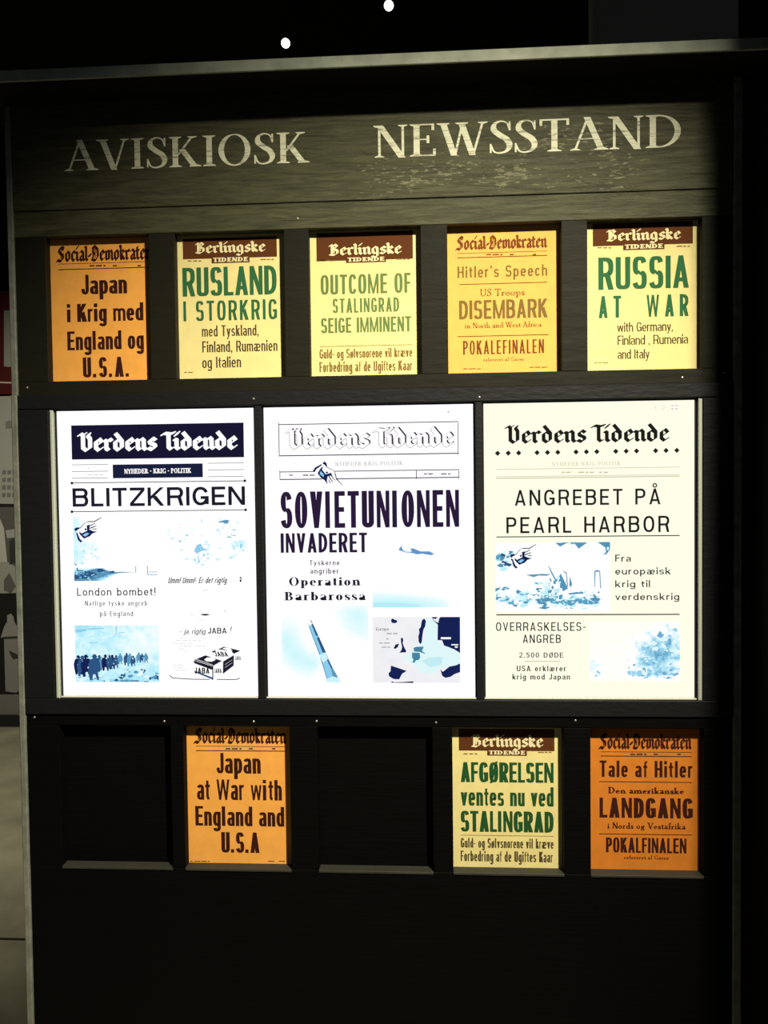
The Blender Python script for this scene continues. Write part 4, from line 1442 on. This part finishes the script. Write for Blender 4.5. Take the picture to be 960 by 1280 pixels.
def f(b):
    for (u0, v0, u1, v1) in ((348.3, 528.4, 573, 529.4), (348.3, 567.6, 573, 568.8), (348.3, 528.4, 349.2, 568.8), (572.2, 528.4, 573, 568.8)):
        scn.rect(b, u0, v0, u1, v1, g_ink2)
    d = .0034
    scn.black(b, 'Verdens Tidende', 358, 566, 559, 16, g_grey, 1, nib=.31, thin=.09, grow=.05, dx=-.0004, dz=-.0006)
    scn.black(b, 'Verdens Tidende', 358, 566, 559, 16, g_ink2, 1.6, nib=.31, thin=.09, dx=d, dz=.0012)
    scn.black(b, 'Verdens Tidende', 358, 566, 559, 16, g_white, 2.4, nib=.31, thin=.09, dx=-.0003, dz=-.0003)
    scn.roman(b, 'NYHEDER KRIG POLITIK', 419, 503.5, 581.8, 4.8, g_grey, 1, T=.12, t=.05, s=.05, track=.12)
    for (u0, v0, u1, v1) in ((349.5, 588, 574, 589), (349.5, 597.4, 574, 598.6), (349.5, 588, 350.3, 598.6), (573.2, 588, 574, 598.6), (520, 588, 520.9, 598.6)):
        scn.rect(b, u0, v0, u1, v1, g_ink2)
    scn.greek(b, 357, 394, 595, 2, g_grey, 1)
    scn.greek(b, 457, 466, 594, 2, g_grey, 2)
    scn.greek(b, 530, 565, 593.4, 2, g_grey, 3)
    scn.greek(b, 542, 570, 516, 2.5, g_lgrey, 5, fill=.5)
    hand(b, 407, 576.3, math.radians(76), 3)


block(s2, 'masthead', f)
block(s2, 'headline', lambda b: (scn.sans(b, 'SOVIETUNIONEN', 351, 574, 659.5, 46, g_ink2, T=0.175,t=0.13,n=2.3,gap=.075), scn.sans(b, 'INVADERET', 351, 459, 690.7, 24.5, g_ink2, T=0.165,t=0.13,n=2.3,gap=.10)))
block(s2, 'article_text', lambda b: (scn.sans(b, 'Tyskerne', 387, 424.5, 706.5, 6.2, g_ink2, T=0.16,t=0.13,gap=.24,n=2.1), scn.sans(b, 'angriber', 388, 423.5, 717, 6.6, g_ink2, T=0.16,t=0.13,gap=.24,n=2.1),
      scn.roman(b, 'Operation', 361.5, 451, 732, 10.6, g_ink, 1, T=0.2, t=.04, s=.04, xh=.66, track=0.1), scn.roman(b, 'Barbarossa', 355.5, 457, 750.3, 10.6, g_ink, 1, T=0.2, t=.04, s=.04, xh=.66, track=0.1)))


def f(b):
    m = photo_mat('gun barrel picture', [(0, WHT), (.40, WHT), (.6, CY1), (.78, srgb(196, 246, 250)), (1, CY2)], (3, 3), 4, .45, .3, [(.08, .55, .3, .5, .38), (.3, .25, .35, .35, .36), (.85, .85, .35, .35, .4), (.95, .6, .2, .2, .2), (.6, .05, .3, .3, -.3)])
    scn.rect(b, 352, 757, 461, 853.3, m, 1, True)
    z = zp(340, 740, 7.385)
    for q, mm, l in (([(338, 315), (375, 290), (495, 550), (560, 700), (637, 836), (515, 832), (440, 580)], g_mid, 2), ([(338, 315), (344, 312), (448, 580), (520, 832), (514, 832), (438, 580)], g_blue, 3),
                     ([(366, 300), (378, 292), (496, 550), (500, 562), (468, 558)], g_deep, 3), ([(436, 580), (496, 556), (518, 622), (470, 650)], g_sky, 4), ([(506, 622), (518, 620), (560, 700), (637, 836), (612, 792), (545, 702)], g_deep, 4),
                     ([(545, 704), (560, 700), (606, 790), (585, 788), (560, 770)], g_blue, 4), ([(515, 832), (508, 800), (560, 778), (612, 792), (637, 836)], g_sky, 4), ([(328, 285), (336, 268), (354, 258), (372, 272), (372, 292), (345, 312), (332, 305)], g_white, 4),
                     ([(348, 256), (360, 260), (376, 284), (370, 290), (358, 268)], g_deep, 5), ([(328, 285), (332, 284), (338, 312), (332, 308)], g_mid, 5), ([(372, 420), (430, 400), (436, 412), (378, 436)], g_mid, 4)):
        scn.poly(b, z(q), mm, l)


block(s2, 'picture', f)


def f(b):
    m = photo_mat('sea picture', [(0, WHT), (.3, WHT), (.55, CY1), (.9, srgb(205, 246, 252)), (1, srgb(180, 236, 248))], (3, 6), 4, .12, .2, [(.0, .0, 1.2, .30, .8), (.6, .0, .9, .2, .3), (1.05, .0, .3, .4, -.35)])
    scn.rect(b, 465.5, 670, 574, 759, m, 1, True)
    z = zp(455, 660, 6.093)
    scn.poly(b, z([(263, 168), (283, 136), (298, 172), (350, 178), (366, 180), (352, 158), (375, 155), (430, 178), (500, 178), (520, 190), (536, 197), (512, 207), (440, 195), (425, 198), (400, 200), (375, 192), (320, 187)]), glow('aeroplane blue', srgb(96, 150, 205)), 2)
    scn.poly(b, z([(300, 174), (350, 179), (362, 185), (320, 185)]), g_sky, 3)


block(s2, 'picture', f)


def f(b):
    m = photo_mat('map ground', [(0, srgb(222, 222, 230)), (.4, srgb(238, 238, 242)), (1, srgb(250, 250, 252))], (5, 5), 4, .9, .5)
    scn.rect(b, 466, 771.2, 575, 853.4, m, 1, True)
    z = zp(455, 660, 6.093)
    land = glow('map occupied land', srgb(222, 248, 250))
    teal = glow('map teal', srgb(72, 132, 160))
    Q = lambda q, mm, l=3: scn.poly(b, z(q), mm, l)
    Q([(470, 680), (520, 690), (560, 735), (560, 852), (600, 900), (640, 910), (732, 955), (732, 1030), (690, 1045), (580, 1072), (520, 1110), (440, 1100), (380, 1040), (300, 1000), (330, 960), (420, 890), (470, 840)], land, 2)
    Q([(440, 1010), (500, 985), (600, 980), (590, 1040), (500, 1060)], glow('map pale teal', srgb(196, 236, 242)), 2.5)
    for q in ([(205, 702), (215, 688), (235, 698), (252, 703), (252, 718), (235, 725), (212, 722)], [(418, 770), (432, 755), (440, 705), (458, 688), (472, 708), (466, 748), (452, 775), (445, 820), (440, 870), (430, 884), (416, 865), (414, 825), (422, 795)],
              [(280, 842), (292, 832), (300, 852), (294, 875), (308, 912), (322, 935), (318, 946), (268, 949), (285, 930), (290, 905), (282, 870)], [(240, 887), (268, 880), (258, 905), (240, 920), (224, 915), (234, 900)],
              [(205, 1047), (260, 1065), (325, 1088), (290, 1110), (268, 1152), (225, 1150), (190, 1128), (187, 1105), (202, 1090)], [(208, 1178), (212, 1166), (228, 1174), (300, 1172), (376, 1167), (376, 1180)],
              [(582, 1076), (600, 1095), (650, 1055), (700, 1045), (732, 1030), (732, 1097), (690, 1112), (660, 1132), (620, 1141), (595, 1125)],
              [(572, 690), (582, 677), (731, 677), (732, 952), (690, 925), (640, 905), (610, 895), (595, 855), (560, 853), (562, 735), (525, 700), (518, 690), (545, 712), (566, 722)], [(514, 678), (562, 678), (548, 692), (525, 690)]):
        Q(q, g_navy)
    for q in ([(585, 831), (662, 831), (662, 846), (585, 846)], [(665, 884), (718, 884), (718, 893), (665, 893)], [(690, 900), (715, 900), (712, 912), (694, 912)]):
        Q(q, g_white, 4)
    for q in ([(378, 912), (400, 904), (456, 903), (442, 935), (472, 960), (440, 950), (425, 944), (380, 940)], [(366, 948), (424, 950), (428, 985), (418, 1004), (395, 1008), (385, 1026), (366, 1022), (378, 1004), (366, 985)]):
        Q(q, teal)
    scn.sans(b, 'Europa', 470, 486, 788, 3.6, g_ink, 3, T=.13,t=.12,n=2.1)
    scn.greek(b, 470, 498, 792.5, 1.2, g_grey, 2, 3)
    for k in range(3):
        scn.greek(b, 471 + k * 3, 488, 799 + k * 5.2, 1.0, g_grey, 40 + k, 3)


block(s2, 'map', f)

# ---- right screen
r3, s3 = display(2, 'lit cream screen headed ANGREBET PÅ PEARL HARBOR, right of the three', glow('right screen cream', (1.0, 1.0, .80), 1.02))


def f(b):
    scn.black(b, 'Verdens Tidende', 631, 836.5, 552.7, 15, g_ink3, 1, nib=.27, thin=.07)
    for i, u in enumerate((622, 635.3, 648.3, 671.3, 684.3, 697.2, 720, 733, 746, 769.7, 782.7, 795.7, 819.5, 832.5, 846)):
        scn.diamond(b, u, 566.6 - (u - 622) * .0165, 3.4, g_ink3)
    scn.roman(b, 'NYHEDER KRIG POLITIK', 690, 776, 582, 4.8, g_beige, 1, T=.12, t=.05, s=.05, track=.12)
    scn.line(b, 620, 849.5, 585.3, .7, g_beige)
    scn.line(b, 620, 849.5, 594.6, .7, g_beige)
    scn.line(b, 620, 849.5, 596.6, 1.1, g_beige)
    scn.greek(b, 702, 764, 591.2, 1.6, g_beige, 3)
    scn.sans(b, '1 : 2', 817.5, 831.5, 512, 4.2, g_beige, T=.14)
    ic = glow('screen icon lilac', srgb(205, 200, 225))
    for (u0, v0, u1, v1) in ((839, 506.5, 842, 508), (844, 506.3, 847, 507.8), (839, 510.5, 842, 512), (844, 510.3, 847, 511.8)):
        scn.rect(b, u0, v0, u1, v1, ic)


block(s3, 'masthead', f)


def f(b):
    scn.sans(b, 'ANGREBET PÅ', 643.5, 825.5, 631.3, 19.8, g_ink3, T=0.14,t=0.13,n=2.4,gap=.24)
    scn.sans(b, 'PEARL HARBOR', 633, 836.5, 665.8, 20.2, g_ink3, T=0.14,t=0.13,n=2.4,gap=.24)
    scn.line(b, 620.5, 849.5, 670.3, 1.2, g_ink3)
    scn.line(b, 620.5, 849.5, 768.2, 1.4, g_ink3)


block(s3, 'headline', f)


def f(b):
    for t_, u1, v in (('Fra', 788.5, 702), ('europæisk', 838.5, 718), ('krig til', 812.5, 734), ('verdenskrig', 849, 750)):
        scn.sans(b, t_, 769, u1, v, 8.8, g_ink3, T=0.17,t=.13,n=2.1,gap=.2,xh=.66)
    scn.sans(b, 'OVERRASKELSES-', 620, 732, 788.6, 10.8, g_ink3, T=.13,t=.12,n=2.4,gap=.2)
    scn.sans(b, 'ANGREB', 653.5, 701, 803.7, 10.5, g_ink3, T=.13,t=.12,n=2.4,gap=.2)
    scn.sans(b, '2.500 DØDE', 649, 704, 822, 6.4, g_ink3, T=0.18,t=.13,n=2.1,gap=.26)
    scn.line(b, 655, 700, 826.5, 1.0, g_beige)
    scn.sans(b, 'USA erklærer', 646, 707.5, 839, 7, g_ink3, T=0.18,t=.13,n=2.1,gap=.22)
    scn.sans(b, 'krig mod Japan', 640.5, 712.5, 849.4, 7, g_ink3, T=0.18,t=.13,n=2.1,gap=.22)


block(s3, 'article_text', f)


def f(b):
    m = photo_mat('harbour attack picture', [(0, WHT), (.46, WHT), (.49, CY1), (.555, CY2), (.575, srgb(98, 166, 198)), (.80, srgb(74, 142, 182)), (1, BL2)], (8, 6), 7, 1.15, .14,
                  [(.12, .20, .45, .28, .44), (.55, .16, .4, .22, .42), (.85, .14, .3, .16, .32), (.05, .8, .22, .3, .42), (.5, .38, .22, .2, .32), (.95, 1.02, .2, .18, .55), (.66, 1.02, .18, .10, .6), (.35, .42, .12, .06, .3),
                   (.5, .02, .9, .06, -.4), (.75, .7, .3, .2, -.5), (.25, .5, .25, .12, -.35)], dist=.3, rough=.6)
    scn.rect(b, 620, 678, 762.5, 764.5, m, 1, True)
    z = zp(610, 670, 6)
    tl = glow('harbour teal', srgb(82, 148, 184))
    for q in ([(450, 222), (460, 232), (520, 345), (505, 340), (470, 270)], [(555, 255), (590, 275), (600, 380), (592, 380), (585, 285)], [(285, 290), (350, 288), (400, 284), (470, 286), (440, 298), (380, 296), (340, 308)],
              [(797, 262), (818, 254), (840, 262), (848, 392), (842, 392), (834, 268), (806, 268), (802, 385), (798, 385)], [(825, 48), (915, 48), (915, 100), (890, 135), (862, 140), (885, 120), (878, 85)], [(640, 48), (745, 48), (680, 95), (660, 70)],
              [(505, 50), (590, 52), (540, 80)], [(535, 300), (545, 280), (550, 380), (540, 390), (585, 370), (600, 395), (560, 415)], [(600, 430), (700, 415), (720, 430), (610, 440)], [(375, 540), (410, 530), (470, 532), (430, 550)],
              [(760, 470), (800, 458), (845, 470), (830, 490), (785, 488)], [(612, 300), (630, 360), (622, 385), (610, 370)]):
        scn.poly(b, z(q), tl, 2)
    wht_ = glow('picture highlight', (1, 1, 1))
    clutter(scn, b, z, (70, 90, 215, 255), 34, 15, [tl, tl, g_pale, g_deep], 2, 3, 1.7, lambda u, v, r: abs(v - (1 - u) * .35 - .42) < .34)
    clutter(scn, b, z, (70, 385, 560, 520), 70, 15, [tl, tl, tl, g_blue, g_pale, wht_], 2, 5, 1.9, lambda u, v, r: r.random() < .55 + .5 * v)
    clutter(scn, b, z, (360, 395, 590, 480), 22, 13, [tl, tl, wht_, g_pale], 3, 6, 1.5)
    clutter(scn, b, z, (610, 415, 890, 500), 26, 9, [tl, tl, g_pale, wht_], 2, 7, 1.8)
    clutter(scn, b, z, (440, 300, 560, 390), 16, 12, [tl, tl, g_pale], 2, 8, .8)
    clutter(scn, b, z, (70, 395, 560, 520), 26, 8, [wht_, g_sky], 4, 9, 1.6)
    clutter(scn, b, z, (400, 515, 820, 550), 12, 6, [tl, g_pale], 2, 10, 4)
    scn.poly(b, z([(888, 86), (902, 80), (910, 92), (902, 108), (890, 104)]), g_sky, 3)
    hand(b, 637.0, 693.0, 0, 4, .97)


block(s3, 'picture', f)


def f(b):
    CR = (1.0, 1.0, .84, 1)
    m = photo_mat('explosion smoke picture', [(0, (1, 1, .93, 1)), (.36, WHT), (.50, srgb(225, 248, 255)), (.64, srgb(175, 226, 245)), (.80, srgb(122, 184, 216)), (1, BL1)], (11, 8), 6, 1.15, .12,
                  [(.9, .5, .45, .8, .52), (.62, .42, .34, .55, .42), (.05, .25, .14, .25, .42), (.6, .13, .5, .08, .35), (.5, -.02, .8, .10, -.5), (.15, .9, .45, .45, -.3), (.5, 1.0, .3, .25, -.3)], dist=.5)
    scn.rect(b, 736.5, 777, 850, 852, m, 1, True)
    z = zp(610, 770, 3.692)
    blue_ = glow('smoke blue', srgb(150, 208, 236))
    deep_ = glow('smoke deep blue', srgb(112, 172, 208))
    lite_ = glow('smoke light', srgb(228, 248, 255))
    dome = lambda u, v, r: v > .95 - 1.0 * u ** .7 + r.uniform(-.12, .12) and v < .97
    clutter(scn, b, z, (620, 40, 878, 280), 60, 13, [blue_, blue_, lite_, deep_], 2, 21, 1.2, dome)
    clutter(scn, b, z, (620, 60, 870, 275), 46, 11, [lite_, lite_, g_sky], 3, 22, 1.3, dome)
    clutter(scn, b, z, (640, 90, 870, 275), 24, 6, [deep_, deep_, blue_], 4, 23, 1.4, dome)
    clutter(scn, b, z, (650, 265, 880, 285), 14, 5, [deep_, blue_], 4, 24, 3.5)
    clutter(scn, b, z, (480, 240, 530, 278), 8, 6, [blue_, lite_], 2, 25, 1.3)


block(s3, 'picture', f)

# ------------------------------------------------------------------ ceiling spotlights beyond the kiosk
lens = glow('lamp lens', (1.0, .97, .90), 6.0)
lamp_black = mat('black lamp housing', (.015, .015, .015), .5, .3)
for (u, v, lab) in ((357, 54, 'small bright ceiling spotlight above the AVISKIOSK lettering, lower of two'), (486, 7, 'small bright ceiling spotlight near the top edge, higher of two')):
    zl = 3.62
    # follow the sight line to the hanging height
    d = _F * FOC + _R2 * (u - 480) + _U2 * (640 - v)
    q = CAM + d * ((zl - CAM[2]) / d[2])
    root = thing('ceiling_spotlight', (q[0], q[1] + .05, CEIL), lab, 'lamp', 'ceiling spotlights beyond the kiosk')
    ax = Vector((CAM[0] - q[0], CAM[1] - q[1], CAM[2] - q[2])).normalized()
    b = MB()
    b.lathe([(.012, 0), (.026, .004), (.030, .02), (.030, .11), (.024, .13), (.010, .135)], tuple(q), tuple(-ax), lamp_black)
    b.build('housing', root)
    b = MB()
    b.lathe([(.019, .004), (.0195, 0), (.012, -.004), (.004, -.005)], tuple(Vector(q) - ax * .001), tuple(-ax), lens)
    b.build('lens', root)
    b = MB()
    top_ = Vector(q) - ax * .06
    b.lathe([(.006, 0), (.006, CEIL - top_.z - .012), (.03, CEIL - top_.z - .011), (.03, CEIL - top_.z)], tuple(top_), (0, 0, 1), lamp_black)
    b.build('stem', root)
